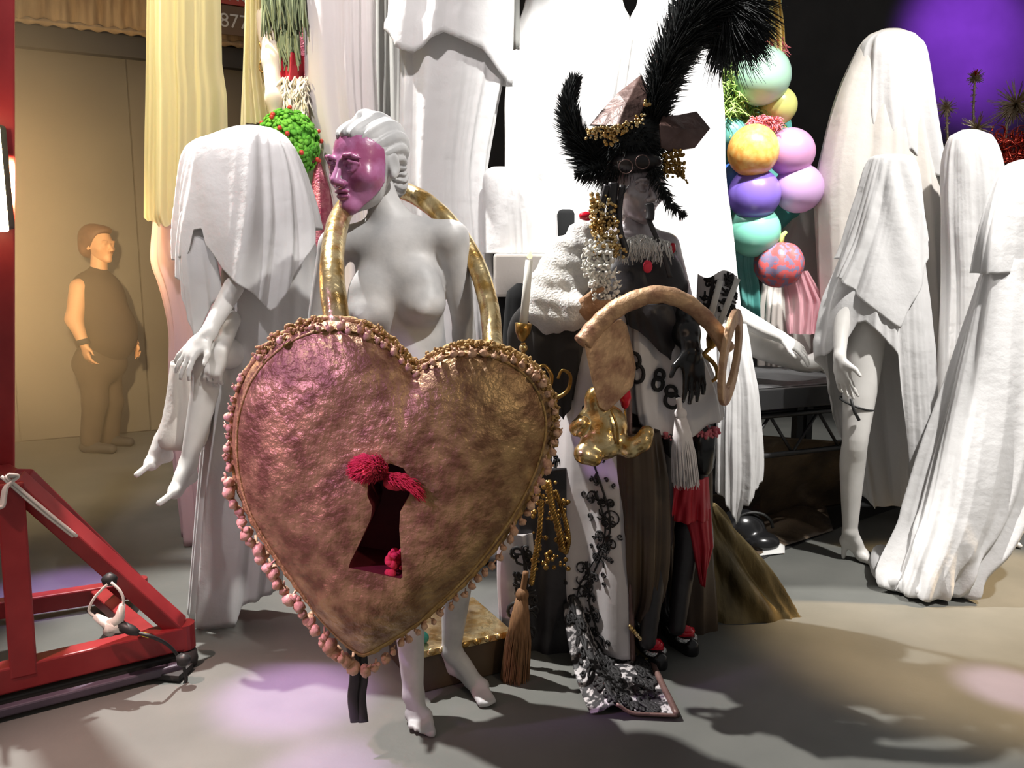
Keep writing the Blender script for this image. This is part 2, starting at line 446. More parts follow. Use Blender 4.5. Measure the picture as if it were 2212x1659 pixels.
def sheet(left, right, Y, bulge, n_folds, amp, seed=1, nu=90, nv=50, hem=None, top=None):
    """a hanging cloth panel: left/right are pixel polylines (py, px) -> edges; waves in depth"""
    g = random.Random(seed); ph = [g.uniform(0, 6.28) for _ in range(4)]
    lp = np.array(left, float); rp = np.array(right, float)
    py0, py1 = lp[0, 0], lp[-1, 0]
    def fn(u, v):
        pl = py0 + (py1 - py0) * v
        if hem is not None: pl = py0 + (hem(u) - py0) * v
        xl = np.interp(pl, lp[:, 0], lp[:, 1]); xr = np.interp(pl, rp[:, 0], rp[:, 1])
        uu = u + .025 * math.sin(6.28 * u * 1.5 + ph[0]) * math.sin(3.1416 * u)
        px = xl + (xr - xl) * uu
        p = P(px, pl, Y)
        k = .35 + .65 * v
        w_ = math.sin(6.2832 * n_folds * (uu + .05 * math.sin(5 * v + ph[1]) * v) + ph[2]); w_ = w_ * abs(w_) ** -.3 if abs(w_) > 1e-4 else 0
        y = amp * k * (w_ + .5 * math.sin(6.2832 * n_folds * 2.3 * uu + ph[3] + 2 * v)) - bulge * math.sin(math.pi * u)
        return (p[0], Y + y, p[2])
    m = MB(); m.grid(fn, nu, nv); return m

# ---------------------------------------------------------------- materials
def mat(name, c1, c2=None, scale=8.0, rough=.6, metal=0.0, bump=0.0, bscale=None, detail=4, lo=.35, hi=.65, coat=0.0, translucent=0.0, alpha=1.0, sheen=0.0, emit=None, estr=0.0, stretch=None, spec=.5, rough2=None, ttint=None):
    m = bpy.data.materials.new(name); m.use_nodes = True; nt = m.node_tree; N = nt.nodes; L = nt.links
    b = N['Principled BSDF']; out = N['Material Output']
    b.inputs['Roughness'].default_value = rough; b.inputs['Metallic'].default_value = metal
    b.inputs['Base Color'].default_value = (*c1, 1); b.inputs['Specular IOR Level'].default_value = spec
    if coat: b.inputs['Coat Weight'].default_value = coat; b.inputs['Coat Roughness'].default_value = .15
    if sheen: b.inputs['Sheen Weight'].default_value = sheen
    if emit: b.inputs['Emission Color'].default_value = (*emit, 1); b.inputs['Emission Strength'].default_value = estr
    tc = N.new('ShaderNodeTexCoord'); src = tc.outputs['Object']
    if stretch:
        mp = N.new('ShaderNodeMapping'); mp.inputs['Scale'].default_value = stretch; L.new(src, mp.inputs[0]); src = mp.outputs[0]
    if c2 is not None:
        nz = N.new('ShaderNodeTexNoise'); nz.inputs['Scale'].default_value = scale; nz.inputs['Detail'].default_value = detail; L.new(src, nz.inputs[0])
        r = N.new('ShaderNodeValToRGB'); r.color_ramp.elements[0].position = lo; r.color_ramp.elements[1].position = hi
        r.color_ramp.elements[0].color = (*c1, 1); r.color_ramp.elements[1].color = (*c2, 1)
        L.new(nz.outputs[0], r.inputs[0]); L.new(r.outputs[0], b.inputs['Base Color'])
        if rough2 is not None:
            mr = N.new('ShaderNodeMapRange'); mr.inputs[1].default_value = lo; mr.inputs[2].default_value = hi; mr.inputs[3].default_value = rough; mr.inputs[4].default_value = rough2
            L.new(nz.outputs[0], mr.inputs[0]); L.new(mr.outputs[0], b.inputs['Roughness'])
    if bump:
        n2 = N.new('ShaderNodeTexNoise'); n2.inputs['Scale'].default_value = bscale or scale * 3; n2.inputs['Detail'].default_value = 5; L.new(src, n2.inputs[0])
        bp = N.new('ShaderNodeBump'); bp.inputs['Strength'].default_value = bump; bp.inputs['Distance'].default_value = .02
        L.new(n2.outputs[0], bp.inputs['Height']); L.new(bp.outputs[0], b.inputs['Normal'])
    sh = b.outputs[0]
    if translucent:
        t = N.new('ShaderNodeBsdfTranslucent'); t.inputs[0].default_value = (*(ttint or c1), 1); mx = N.new('ShaderNodeMixShader'); mx.inputs[0].default_value = translucent
        L.new(sh, mx.inputs[1]); L.new(t.outputs[0], mx.inputs[2]); sh = mx.outputs[0]
    if alpha < 1:
        t = N.new('ShaderNodeBsdfTransparent'); mx = N.new('ShaderNodeMixShader'); mx.inputs[0].default_value = alpha
        L.new(t.outputs[0], mx.inputs[1]); L.new(sh, mx.inputs[2]); sh = mx.outputs[0]
    L.new(sh, out.inputs[0])
    return m

M = {}
M['floor'] = mat('floor_vinyl', (.115, .118, .108), (.145, .146, .133), 3, .55, bump=.03, bscale=60)
M['wall'] = mat('wall_board', (.10, .09, .078), (.13, .118, .10), 1.2, .8)
M['black_wall'] = mat('black_drape', (.038, .036, .035), (.048, .045, .044), 3, .95, bump=.2, bscale=6)
M['velvet'] = mat('black_velvet', (.007, .0075, .008), None, rough=.95)
M['black'] = mat('black_matte', (.03, .028, .028), (.04, .037, .037), 6, .7)
M['gloss_black'] = mat('black_gloss', (.012, .012, .013), None, rough=.22)
M['satin_black'] = mat('black_satin', (.018, .016, .018), (.03, .026, .03), 12, .45, bump=.15, bscale=20)
M['cloth'] = mat('white_cotton', (.76, .75, .745), None, rough=.95, bump=.3, bscale=16, translucent=.18, sheen=.2)
M['cloth_warm'] = mat('cream_cotton', (.78, .735, .68), None, rough=.95, bump=.3, bscale=14, translucent=.2, sheen=.2)
M['sheer'] = mat('white_sheer', (.80, .74, .735), None, rough=.95, bump=.08, bscale=10, translucent=.14, alpha=.97)
M['yellow_sheer'] = mat('yellow_sheer', (.86, .78, .46), None, rough=.95, bump=.05, bscale=8, translucent=.4, alpha=.88)
M['pink_sheer'] = mat('pink_sheer', (.72, .50, .52), None, rough=.95, bump=.08, bscale=8, translucent=.3, alpha=.95)
M['plaster'] = mat('mannequin_grey_white', (.38, .38, .39), (.56, .55, .55), 9, .5, bump=.05, bscale=40, lo=.3, hi=.6)
M['plaster_white'] = mat('mannequin_white', (.66, .64, .61), (.74, .72, .69), 9, .45)
M['mask'] = mat('magenta_mask_paint', (.34, .08, .19), (.48, .19, .38), 16, .3, coat=.3, bump=.12, bscale=30, lo=.4, hi=.62)
M['gold_heart'] = mat('rubbed_gold_leaf', (.21, .105, .05), (.50, .32, .145), 19, .48, .35, bump=.5, bscale=48, detail=9, lo=.38, hi=.66, rough2=.3)
M['gold'] = mat('bright_gold', (.56, .34, .10), (.83, .66, .36), 22, .24, .9, bump=.25, bscale=30, lo=.4, hi=.6)
M['gold_dark'] = mat('antique_gold', (.22, .12, .03), (.50, .31, .09), 18, .32, .9, bump=.2, bscale=40)
M['copper_key'] = mat('copper_gold_paint', (.33, .17, .105), (.62, .40, .235), 16, .5, .35, bump=.3, bscale=50, lo=.36, hi=.6)
M['trim_gold'] = mat('gold_braid', (.36, .21, .07), (.52, .34, .13), 30, .6, .2, bump=.4, bscale=90)
M['bobble'] = mat('shell_bobble', (.50, .27, .17), (.66, .42, .28), 20, .6, .1, bump=.3, bscale=70)
M['red_fluff'] = mat('red_feather', (.62, .02, .05), (.78, .05, .10), 20, .8)
M['maroon'] = mat('maroon_lining', (.10, .008, .014), (.16, .012, .02), 10, .7)
M['red_cloth'] = mat('red_satin', (.42, .012, .025), (.52, .02, .04), 8, .5, bump=.1, bscale=12)
M['red_paint'] = mat('red_steel_paint', (.27, .016, .02), (.33, .025, .028), 10, .42)
# ---------------------------------------------------------------- the setting
m = MB(); m.box((0, 4, -.05), (16, 12, .1)); struct('floor', m, M['floor'])
WL0 = A(-6.4, 5.0, 0); WL1 = A(-1.1, 7.65, 0)
wd = unit(WL1 - WL0); wn = A(wd[1], -wd[0], 0)
m = MB(); m.box((WL0 + WL1) / 2 - wn * .06 + A(0, 0, 2.2), (np.linalg.norm(WL1 - WL0), .1, 4.4), np.stack([wd, -wn, A(0, 0, 1)], 1))
wall = struct('wall_left', m, M['wall'])
# panels of the left wall stand proud with a dark joint between them
L = np.linalg.norm(WL1 - WL0); k = 0; x = .0
while x < L - .05:
    wpan = min(.94, L - x)
    c = WL0 + wd * (x + wpan / 2) + A(0, 0, 1.5)
    m = MB(); m.box(c, (wpan - .008, .024, 2.98), np.stack([wd, -wn, A(0, 0, 1)], 1))
    o = obj('panel', m, M['wall'], smooth=False, bevel=.003); o.parent = wall; x += .94
m = MB(); m.box((3.0, 7.72, 2.6), (8.6, .1, 5.2)); struct('wall_back', m, M['black_wall'])
# pelmet across the top of the left wall: dark board, gathered fabric above it
M['pelmet'] = mat('brown_gathered_fabric', (.36, .24, .13), (.52, .37, .21), 6, .9, bump=.5, bscale=8, stretch=(3, 3, .6))
M['sign_brown'] = mat('sign_brown', (.22, .14, .085), None, rough=.7)
M['sign_red'] = mat('sign_red', (.62, .10, .07), None, rough=.6)
M['sign_white'] = mat('sign_letter', (.85, .80, .72), None, rough=.6)
def wallpt(s_, z, off=.0): return WL0 + wd * s_ + wn * off + A(0, 0, z)
RW = np.stack([wd, -wn, A(0, 0, 1)], 1)
rt = Root('pelmet', 'brown gathered fabric pelmet over a dark board along the wall top', 'pelmet', WL0 + A(0, 0, 2.95))
m = MB(); m.box(wallpt(L / 2, 3.06, .06), (L, .09, .16), RW); obj('board', m, M['black'], rt, smooth=False, bevel=.004)
def pf(u, v):
    z = 3.9 - .74 * v; s_ = u * (L - .1) + .05
    w_ = .022 * math.sin(s_ * 31 + 1.2 * math.sin(7 * s_)) + .016 * math.sin(s_ * 67 + 3 * v)
    hemz = .012 * math.sin(s_ * 43) if v > .97 else 0
    return wallpt(s_, z + hemz, .14 + w_ * (.4 + .6 * v))
m = MB(); m.grid(pf, 520, 14); fab = obj('gathered_fabric', m, M['pelmet'], rt, solid=.006)
def pf2(u, v):
    s_ = u * (L - .1) + .05; a = 2 * math.pi * v
    r_ = .022 + .008 * math.sin(s_ * 55)
    return wallpt(s_, 3.155 + r_ * math.sin(a), .155 + r_ * math.cos(a))
m = MB(); m.grid(pf2, 420, 8); obj('hem_ruffle', m, M['pelmet'], Sub(fab, rt))
# sign hanging in front of the pelmet: red above, brown band with white number
sc_ = P(500, 42, 6.55)
s0 = float(np.dot(sc_ - WL0, wd))
rt = Root('banner_sign', 'red and brown banner with white number 8779 beside the yellow sheer', 'sign', wallpt(s0, 3.25, .26))
m = MB(); m.box(wallpt(s0 + .1, 3.31, .24), (.62, .012, .22), RW); obj('brown_band', m, M['sign_brown'], rt, smooth=False)
m = MB(); m.box(wallpt(s0 + .1, 3.60, .24), (.62, .012, .34), RW); obj('red_panel', m, M['sign_red'], rt, smooth=False)
def text(body, size, pos, R, mt, parent, name='lettering', ext=.002, align='LEFT'):
    cu = bpy.data.curves.new(name, 'FONT'); cu.body = body; cu.size = size; cu.extrude = ext; cu.align_x = align
    to = bpy.data.objects.new(name, cu); col.objects.link(to)
    dg = bpy.context.evaluated_depsgraph_get(); me = bpy.data.meshes.new_from_object(to.evaluated_get(dg))
    bpy.data.objects.remove(to); me.materials.append(mt)
    o = bpy.data.objects.new(name, me); col.objects.link(o)
    mw = Matrix(np.array(R).tolist()).to_4x4(); mw.translation = Vector(tuple(np.asarray(pos) - A(*parent.matrix_world_loc)))
    o.matrix_local = mw; o.parent = parent.o; o.matrix_local = mw
    return o
RT = np.stack([wd, A(0, 0, 1), wn], 1)
text('4 8779 W', .15, wallpt(s0 - .17, 3.255, .249), RT, M['sign_white'], rt)
text('IZENG', .12, wallpt(s0 - .15, 3.46, .249), RT, M['sign_white'], rt)

# raised stage of black decks on truss frames
M['deck'] = mat('black_stage_deck', (.035, .035, .036), (.055, .055, .056), 5, .6, bump=.1, bscale=80)
M['steel_black'] = mat('black_steel', (.03, .03, .031), None, rough=.4, metal=.3)
sd = unit(A(1.0, .42, 0)); sn = A(sd[1], -sd[0], 0)          # front edge direction, outward normal
S0 = P(1560, 836, 3.75); S0[2] = 0
DZ = .80
def stg(s_, t_, z): return S0 + sd * s_ - sn * t_ + A(0, 0, z)
RS = np.stack([sd, -sn, A(0, 0, 1)], 1)
for k, (s0_, s1_) in enumerate(((-.6, 1.38), (1.40, 3.38))):
    lab = ('black stage deck on truss legs under the reclining mannequin limbs', 'black stage deck section behind the draped figures at right')[k]
    rt = Root('stage_deck', lab, 'stage', stg((s0_ + s1_) / 2, .5, 0), 'black stage decks')
    m = MB(); m.box(stg((s0_ + s1_) / 2, .5, DZ - .02), (s1_ - s0_, 1.0, .04), RS); obj('deck_board', m, M['deck'], rt, smooth=False, bevel=.004)
    m = MB(); m.box(stg((s0_ + s1_) / 2, .0, DZ - .05), (s1_ - s0_, .05, .1), RS); obj('edge_rail', m, M['steel_black'], rt, smooth=False, bevel=.004)
    for t_ in (.03, .97):
        m = MB(); m.tube([stg(s0_, t_, DZ - .14), stg(s1_, t_, DZ - .14)], .014, 8); obj('top_chord', m, M['steel_black'], rt)
        m = MB(); m.tube([stg(s0_, t_, DZ - .34), stg(s1_, t_, DZ - .34)], .014, 8); obj('bottom_chord', m, M['steel_black'], rt)
        nz = 13; st = (s1_ - s0_) / nz
        for i in range(nz):
            a, b = (DZ - .14, DZ - .34) if i % 2 == 0 else (DZ - .34, DZ - .14)
            m = MB(); m.tube([stg(s0_ + i * st, t_, a), stg(s0_ + (i + 1) * st, t_, b)], .008, 6); obj('truss_brace', m, M['steel_black'], rt)
        for s_ in (s0_ + .03, s1_ - .03):
            m = MB(); m.box(stg(s_, t_, (DZ - .04) / 2), (.05, .05, DZ - .04), RS); obj('leg', m, M['steel_black'], rt, smooth=False)
# ---------------------------------------------------------------- bare mannequin behind the heart
YN = 2.50
J = dict(shL=P(978, 512, 2.47), shR=P(722, 530, 2.52), neck=P(845, 478, 2.53), headlow=P(815, 395, 2.53),
         hipL=P(975, 905, 2.52), hipR=P(845, 905, 2.47),
         elL=P(1000, 690, 2.52), wrL=P(1010, 860, 2.48), elR=P(690, 690, 2.56), wrR=P(700, 860, 2.52),
         knL=P(990, 1185, 2.50), knR=P(873, 1190, 2.40), anL=P(975, 1405, 2.52), anR=P(893, 1500, 2.34))
s = Sdf(.0075); body_prims(s, J, A(-.12, -1, 0), True, 1.0)
foot_prims(s, J['anL'], J['anL'] + A(-.005, .03, -.07), G(1030, 1500) + A(0, .02, .024), G(1058, 1532) + A(0, 0, .012), A(-.75, .35, 0))
foot_prims(s, J['anR'], J['anR'] + A(0, .045, -.055), G(905, 1560) + A(0, .0, .024), G(912, 1592) + A(0, 0, .012), A(1, 0, 0))
hand_prims(s, J['wrL'], A(-.1, -.3, -1), A(.9, -.3, 0), A(0, -1, -.2)); hand_prims(s, J['wrR'], A(.1, -.3, -1), A(-.9, -.3, 0), A(0, -1, -.2))
body = s.mesh()
rt = Root('mannequin', 'bare grey-white mannequin with magenta face, standing behind the gold heart', 'mannequin', A(*(G(980, 1540)[:2]), 0))
HC = P(794, 354, 2.49)
HR = basis(unit(A(-.57, -.81, -.14)), unit(A(.02, .0, 1)))
HS = 1.17
hs = head_sdf(.0028)
hm = hs.mesh()
headm = xf(hm, HR, HC, HS)
obj('body', join(body, headm), M['plaster'], rt)
# painted mask: the face shell lifted off the head
V = np.asarray(hm.v)
def in_mask(c): return c[1] < -.012 - .9 * max(0, -c[2] - .045) - 1.1 * max(0, c[2] - .03) and c[2] < .070 - 3.0 * c[0] * c[0] and c[2] > -.120
sel = [q for q in hm.f if in_mask(V[list(q)].mean(0))]
ids = sorted({i for q in sel for i in q}); mp = {i: k for k, i in enumerate(ids)}
mm = MB(); c0 = A(0, .0, -.02)
mm.v = [tuple(V[i] + unit(V[i] - c0) * .0035) for i in ids]; mm.f = [tuple(mp[i] for i in q) for q in sel]
mm = xf(mm, HR, HC, HS)
obj('face_mask', mm, M['mask'], rt, solid=.002, label='glossy magenta painted face')
# combed-back sculpted hair
s = Sdf(.004)
s.ell((0, .030, .040), (.080, .098, .083), k=.02)
s.ell((0, -.03, .074), (.045, .045, .020), k=.03)
s.ell((.0, .118, .03), (.028, .022, .022), k=.02)
s.ell((.0, .085, -.045), (.045, .035, .05), k=.03)
s.ell((.0, .02, .118), (.02, .03, .012), k=.02)
def groove(X, D):
    th = np.arctan2(X[..., 0], X[..., 2] + .02); ph = np.arctan2(X[..., 1] - .02, X[..., 2] + .05)
    D = D + .0030 * np.sin(th * 23 + 1.6 * np.sin(ph * 2.2)) + .0012 * np.sin(th * 51 + 3 * np.sin(ph * 3))
    face = .05 - (X[..., 1] + .10) * .9 - X[..., 2]          # keep clear of the face
    return np.maximum(D, np.where(X[..., 1] < .055, (.070 - 1.9 * (X[..., 1] + .075)) - X[..., 2], -1))
hm2 = xf(s.mesh(groove), HR, HC, HS)
obj('hair', hm2, M['plaster'], rt, label='grey sculpted hair combed back')

# ---------------------------------------------------------------- gold heart padlock
YH = 2.06
ol = [(905, 786), (880, 766), (850, 735), (800, 703), (740, 688), (680, 692), (620, 716), (570, 756), (531, 810), (508, 880), (502, 950), (510, 1020),
      (532, 1090), (566, 1155), (610, 1220), (655, 1280), (700, 1335), (740, 1378), (772, 1404), (792, 1410), (830, 1390), (890, 1352), (950, 1305), (1010, 1250),
      (1070, 1180), (1120, 1110), (1160, 1040), (1188, 970), (1200, 905), (1191, 850), (1166, 802), (1125, 768), (1075, 748), (1020, 741), (970, 750), (932, 768)]
kh = [(858, 975), (885, 985), (900, 1010), (898, 1040), (878, 1075), (876, 1110), (880, 1160), (884, 1210), (830, 1200), (770, 1190), (795, 1140), (818, 1090), (822, 1065), (812, 1040), (814, 1010), (830, 985)]
kc = np.array((850., 1080.))
O2 = resample(np.array(catmull([A(*p) for p in ol], 400, True)), 220, True)
K2 = resample(np.array([A(*p) for p in kh]), 200, True)
ko = np.arctan2(K2[:, 1] - kc[1], K2[:, 0] - kc[0]); kr = np.linalg.norm(K2 - kc, axis=1); oo = np.argsort(ko); ko = ko[oo]; kr = kr[oo]
ko3 = np.r_[ko - 2 * np.pi, ko, ko + 2 * np.pi]; kr3 = np.r_[kr, kr, kr]
def hpt(px, py, d):
    p = P(px, py, YH); return p + A(0, -d, 0)
hg = random.Random(3); hph = [(hg.uniform(.01, .04), hg.uniform(.01, .04), hg.uniform(0, 6)) for _ in range(8)]
def dent(px, py): return sum(math.sin(px * a + py * b * .8 + c) for a, b, c in hph) / 8
def heart_front(u, v):
    q = O2[int(round(u * 220)) % 220]; an = math.atan2(q[1] - kc[1], q[0] - kc[0]); r = np.interp(an, ko3, kr3)
    i_ = kc + (np.array((math.cos(an), math.sin(an)))) * r
    s_ = v; p = q * (1 - s_) + i_ * s_
    d = .125 * (1 - (1 - s_) ** 2.6) ** .55 + .012 * dent(*p) * min(1, 6 * s_)
    return hpt(p[0], p[1], d)
def heart_back(u, v):
    q = O2[int(round(u * 220)) % 220]; p = q * (1 - v) + kc * v
    d = -.085 * (1 - (1 - v) ** 2.4) ** .55
    return hpt(p[0], p[1], d)
tip = P(792, 1410, YH)
rh = Root('heart_padlock', 'large puffy gold heart padlock with keyhole and bobble trim', 'heart prop', (tip[0], tip[1], tip[2]))
m = MB(); m.grid(heart_front, 220, 46, True); m.grid(heart_back, 220, 24, True)
obj('heart_body', m, M['gold_heart'], rh, recalc=False)
# keyhole lining running back into the heart
def lining(u, v):
    an = -math.pi + 2 * math.pi * u; r = np.interp(an, ko3, kr3); p = kc + np.array((math.cos(an), math.sin(an))) * r * (1.0 - .02 * v)
    fr = .125 + .012 * dent(*p)
    return hpt(p[0], p[1], fr * (1 - v) - .03 * v)
m = MB(); m.grid(lining, 120, 6, True); m.add([lining(k / 60, 1) for k in range(60)], [tuple(range(60))])
obj('keyhole_lining', m, M['maroon'], rh)
g = random.Random(11); m = MB()
for k in range(26):
    c = hpt(g.uniform(852, 880), g.uniform(1170, 1202), g.uniform(.05, .12)); m.ball(c, (g.uniform(.006, .013), .006, g.uniform(.006, .014)), 7, 5)
obj('red_scrap', m, M['red_fluff'], rh, kind='stuff')
# red feather tuft bursting out of the top of the keyhole
m = MB(); Pt = []; Rr = []
for k in range(1500):
    if g.random() < .62:
        a = g.uniform(0, 6.283); rr = math.sqrt(g.random()); b = hpt(842 + g.uniform(-10, 12), 994 + g.uniform(-10, 14), .125)
        e = hpt(815 + 44 * rr * math.cos(a), 982 + 32 * rr * math.sin(a), .15 + .05 * (1 - rr) + g.uniform(-.01, .015))
    else:
        t = g.random(); b = hpt(845 + 40 * t, 1000 + 16 * t + g.uniform(-10, 10), .13); e = hpt(872 + 55 * t + g.uniform(-8, 8), 1006 + 34 * t * t + g.uniform(-12, 16), .155 - .02 * t + g.uniform(-.01, .012))
    r0 = g.uniform(.0010, .0022); Pt.append([b, b * .2 + e * .8 + A(0, -.012, .010), e]); Rr.append([r0, r0, r0 * .3])
m.strands(Pt, Rr)
m.ball(hpt(815, 984, .14), (.044, .035, .030), 14, 10, bump=.06, rg=g); m.ball(hpt(872, 1012, .135), (.032, .022, .020), 12, 8, bump=.08, rg=g)
obj('feather_tuft', m, M['red_fluff'], rh, kind='stuff', label='crimson feather tuft')
# braid round the seam, with bobbles hanging off it
bp_ = [hpt(p[0], p[1], .006) for p in O2]; bp_.append(bp_[0])
m = MB(); m.tube(bp_, [.0085 + .002 * math.sin(i * 1.9) for i in range(len(bp_))], 8, False)
tr = obj('braid_trim', m, M['trim_gold'], rh)
# inner seam piping
m = MB(); ip = []
for i in range(0, 221):
    p = heart_front((i % 220) / 220, .07); ip.append(A(*p) + A(0, -.002, 0))
m.tube(ip, .0035, 6, False); obj('piping', m, M['trim_gold'], Sub(tr, rh))
proto = None
O3 = resample(np.array(catmull([A(*p) for p in ol], 400, True)), 104, True); cen = np.array((850., 1050.))
for k in range(104):
    p = O3[k]; nx = O3[(k + 1) % 104] - O3[k - 1]; out = unit(np.array((-nx[1], nx[0])));
    if np.dot(out, p - cen) < 0: out = -out
    leftlow = p[0] < 800 and p[1] > 800
    big = 1.3 if (p[0] < 830 and p[1] > 1000) else .75
    if p[0] < 760 and 690 < p[1] < 800 and k % 3: continue
    hang = 15 * big
    q = p + out * (9 * big if leftlow or p[1] > 1050 else -2) + np.array((g.uniform(-4, 4), hang + g.uniform(-3, 5)))
    c = hpt(q[0], q[1], .012 + (0 if (p[1] > 1050 or leftlow) else .045) + g.uniform(-.004, .01))
    if proto is None:
        mb = MB(); gg = random.Random(5)
        mb.ball((0, 0, 0), (.015, .011, .012), 9, 6, bump=.12, rg=gg); mb.ball((.004, -.004, .011), (.007, .007, .007), 7, 5); mb.tube([(0, 0, .008), (.001, .004, .026)], .0025, 5)
        proto = obj('bobble', mb, M['bobble'], None); o = proto
    else:
        o = proto.copy(); col.objects.link(o)
    o.parent = tr; o.location = tuple(c - A(*rh.matrix_world_loc)); z = g.uniform(.8, 1.25) * big
    o.scale = (z, z, z * g.uniform(.85, 1.15)); o.rotation_euler = (g.uniform(-.6, .6), g.uniform(-.9, .9), g.uniform(0, 6.28))
# ruffled leaf fringe along notch and right shoulder
m = MB()
for i in range(220):
    p = O2[i]
    if (p[1] < 960 and p[0] > 780) or (p[0] < 700 and p[1] < 800 and p[0] > 560):
        for j in range(7):
            c = hpt(p[0] + g.uniform(-9, 9), p[1] + g.uniform(-8, 16), .012 + g.uniform(0, .03))
            m.ball(c, (g.uniform(.003, .008), g.uniform(.003, .006), g.uniform(.003, .007)), 6, 4)
obj('ruffle_fringe', m, M['trim_gold'], Sub(tr, rh), kind='stuff')
# shackle
sp = [P(733, 735, 2.06), P(727, 690, 2.08), P(717, 600, 2.15), P(721, 525, 2.27), P(737, 464, 2.44), P(766, 432, 2.58), P(812, 406, 2.67), P(866, 410, 2.67), P(925, 440, 2.58), P(985, 500, 2.53), P(1030, 575, 2.47), P(1056, 660, 2.37), P(1064, 740, 2.24), P(1064, 790, 2.12)]
pp = catmull(sp, 90); m = MB()
m.tube(pp, [(.0355 - .0065 * min(1, i / 40)) * (1 + .012 * math.sin(i * 1.3) + .01 * math.sin(i * .6)) for i in range(len(pp))], 22)
obj('shackle', m, M['gold'], rh, label='bright gold tubular shackle')
m = MB(); m.tube([pp[2] + A(0, 0, .0), pp[4]], .040, 20); obj('shackle_collar', m, M['trim_gold'], rh)
# black stitched strap hanging from the heart
m = MB()
for dx in (0, .022):
    a = P(757, 1385, 2.1) + A(dx, dx, 0); b = P(768, 1560, 2.1) + A(dx, 0, 0)
    ps = catmull([a, a * .6 + b * .4 + A(.006, 0, 0), a * .3 + b * .7 - A(.004, 0, 0), b], 14)
    m.tube(ps, .0145, 8, True, .25)
obj('strap', m, M['satin_black'], rh, label='black hanging straps')
# ---------------------------------------------------------------- seated figure under white cloths, left
def zpy(py, Y): return P(1106, py, Y)[2]
def hem_by_c(tabf, tabb, Y, px0=1106):
    fx = [t[0] for t in tabf]; fz = [P(px0, t[1], Y)[2] for t in tabf]; bx = [t[0] for t in tabb]; bz = [P(px0, t[1], Y)[2] for t in tabb]
    def h(th):
        c = math.cos(th); s_ = math.sin(th)
        zf = np.interp(c, fx, fz); zb = np.interp(c, bx, bz)
        k = min(max(s_ * 3 + .5, 0), 1)
        return zf * (1 - k) + zb * k
    return h
YL = 3.0
rt = Root('draped_figure', 'seated mannequin under white cotton cloths with bare feet dangling, left of heart', 'draped figure', A(*G(470, 1335)[:2], 0))
tab = rows_to_tab([(272, 524, 556), (278, 494, 588), (292, 462, 612), (306, 428, 628), (335, 406, 645), (400, 393, 668), (480, 385, 690), (560, 381, 700), (680, 378, 704)], YL, .62)
hem = hem_by_c([(-1, 562), (-.8, 556), (-.70, 548), (-.66, 500), (-.54, 496), (-.48, 530), (-.2, 575), (.2, 628), (.45, 668), (.52, 660), (.75, 585), (1, 492)], [(-1, 562), (0, 520), (1, 492)], YL)
m = drape(tab, hem, fold_fn(4, (5, 9, 14, 23), (1, .9, .6, .3)), (.016, .06), 280, 80, crumple=.012, seed=4, start=.05, twist=.4)
obj('head_cloth', m, M['cloth'], rt, solid=.003)
tab = rows_to_tab([(450, 530, 630), (500, 496, 672), (600, 480, 688), (750, 463, 684), (900, 447, 660), (1100, 429, 625), (1335, 410, 592)], 3.06, .55)
hem = hem_by_c([(-1, 1330), (-.4, 1335), (.25, 1333), (.35, 1296), (1, 1268)], [(-1, 1300), (1, 1268)], 3.06)
m = drape(tab, hem, fold_fn(9, (5, 8, 13, 19)), (.012, .04), 200, 60, crumple=.006, seed=9)
obj('body_cloth', m, M['cloth'], rt, solid=.003)
tab = rows_to_tab([(440, 404, 436), (480, 390, 450), (560, 385, 468), (660, 392, 482), (742, 404, 476)], 2.93, .6)
hem = hem_by_c([(-1, 600), (-.6, 690), (-.2, 742), (.3, 690), (1, 640)], [(-1, 600), (1, 640)], 2.86)
m = drape(tab, hem, fold_fn(13, (4, 7, 9)), (.01, .03), 120, 40, crumple=.008, seed=13); obj('sleeve_cloth', m, M['cloth'], rt, solid=.003)
tab = rows_to_tab([(400, 340, 460), (470, 332, 470), (560, 326, 480), (610, 342, 480), (660, 356, 480), (720, 366, 478), (800, 366, 474), (920, 366, 472), (1000, 376, 470), (1100, 388, 470), (1180, 396, 470)], 3.9, .35)
hem = hem_by_c([(-1, 1160), (-.5, 1176), (1, 1178)], [(-1, 1160), (1, 1178)], 3.9)
m = drape(tab, hem, fold_fn(21, (6, 10, 15)), (.01, .03), 140, 50, seed=21, crumple=.006); obj('pink_underlayer', m, M['pink_sheer'], rt, solid=.002, label='pale pink sheer underlayer')
tab = rows_to_tab([(780, 372, 440), (850, 366, 446), (900, 358, 446), (945, 350, 440), (965, 358, 430)], 2.96, 1.0)
m = drape(tab, None, fold_fn(23, (3, 5, 8)), (.004, .02), 90, 26, seed=23, crumple=.012); obj('lap_cloth', m, M['cloth_warm'], rt, solid=.002)
s = Sdf(.007)
hp = P(540, 760, 3.08)
for kn, an, hl, bl, to in (((446, 765, 2.84), (407, 1000, 2.86), (412, 1030, 2.90), (378, 1062, 2.80), (346, 1086, 2.77)), ((412, 800, 3.0), (352, 950, 3.0), (360, 985, 3.04), (326, 1002, 2.96), (298, 1025, 2.93))):
    K, N_, H_, B_, T_ = P(*kn), P(*an), P(*hl), P(*bl), P(*to)
    s.limb([hp, hp * .5 + K * .5, K, K * .66 + N_ * .34 + A(.012, .01, 0), N_], [.07, .06, .050, .049, .029], k=.02)
    foot_prims(s, N_, H_, B_, T_, A(.3, -.9, .2), .95, True)
el = P(505, 620, 2.9); wr = P(448, 722, 2.80)
s.cone(el, wr, .036, .026, k=.02)
hand_prims(s, wr, P(385, 788, 2.76) - wr, A(-.25, -.9, .5), A(.1, -.6, -.8), 1.08, (.3, .25, .25, .3), .3)
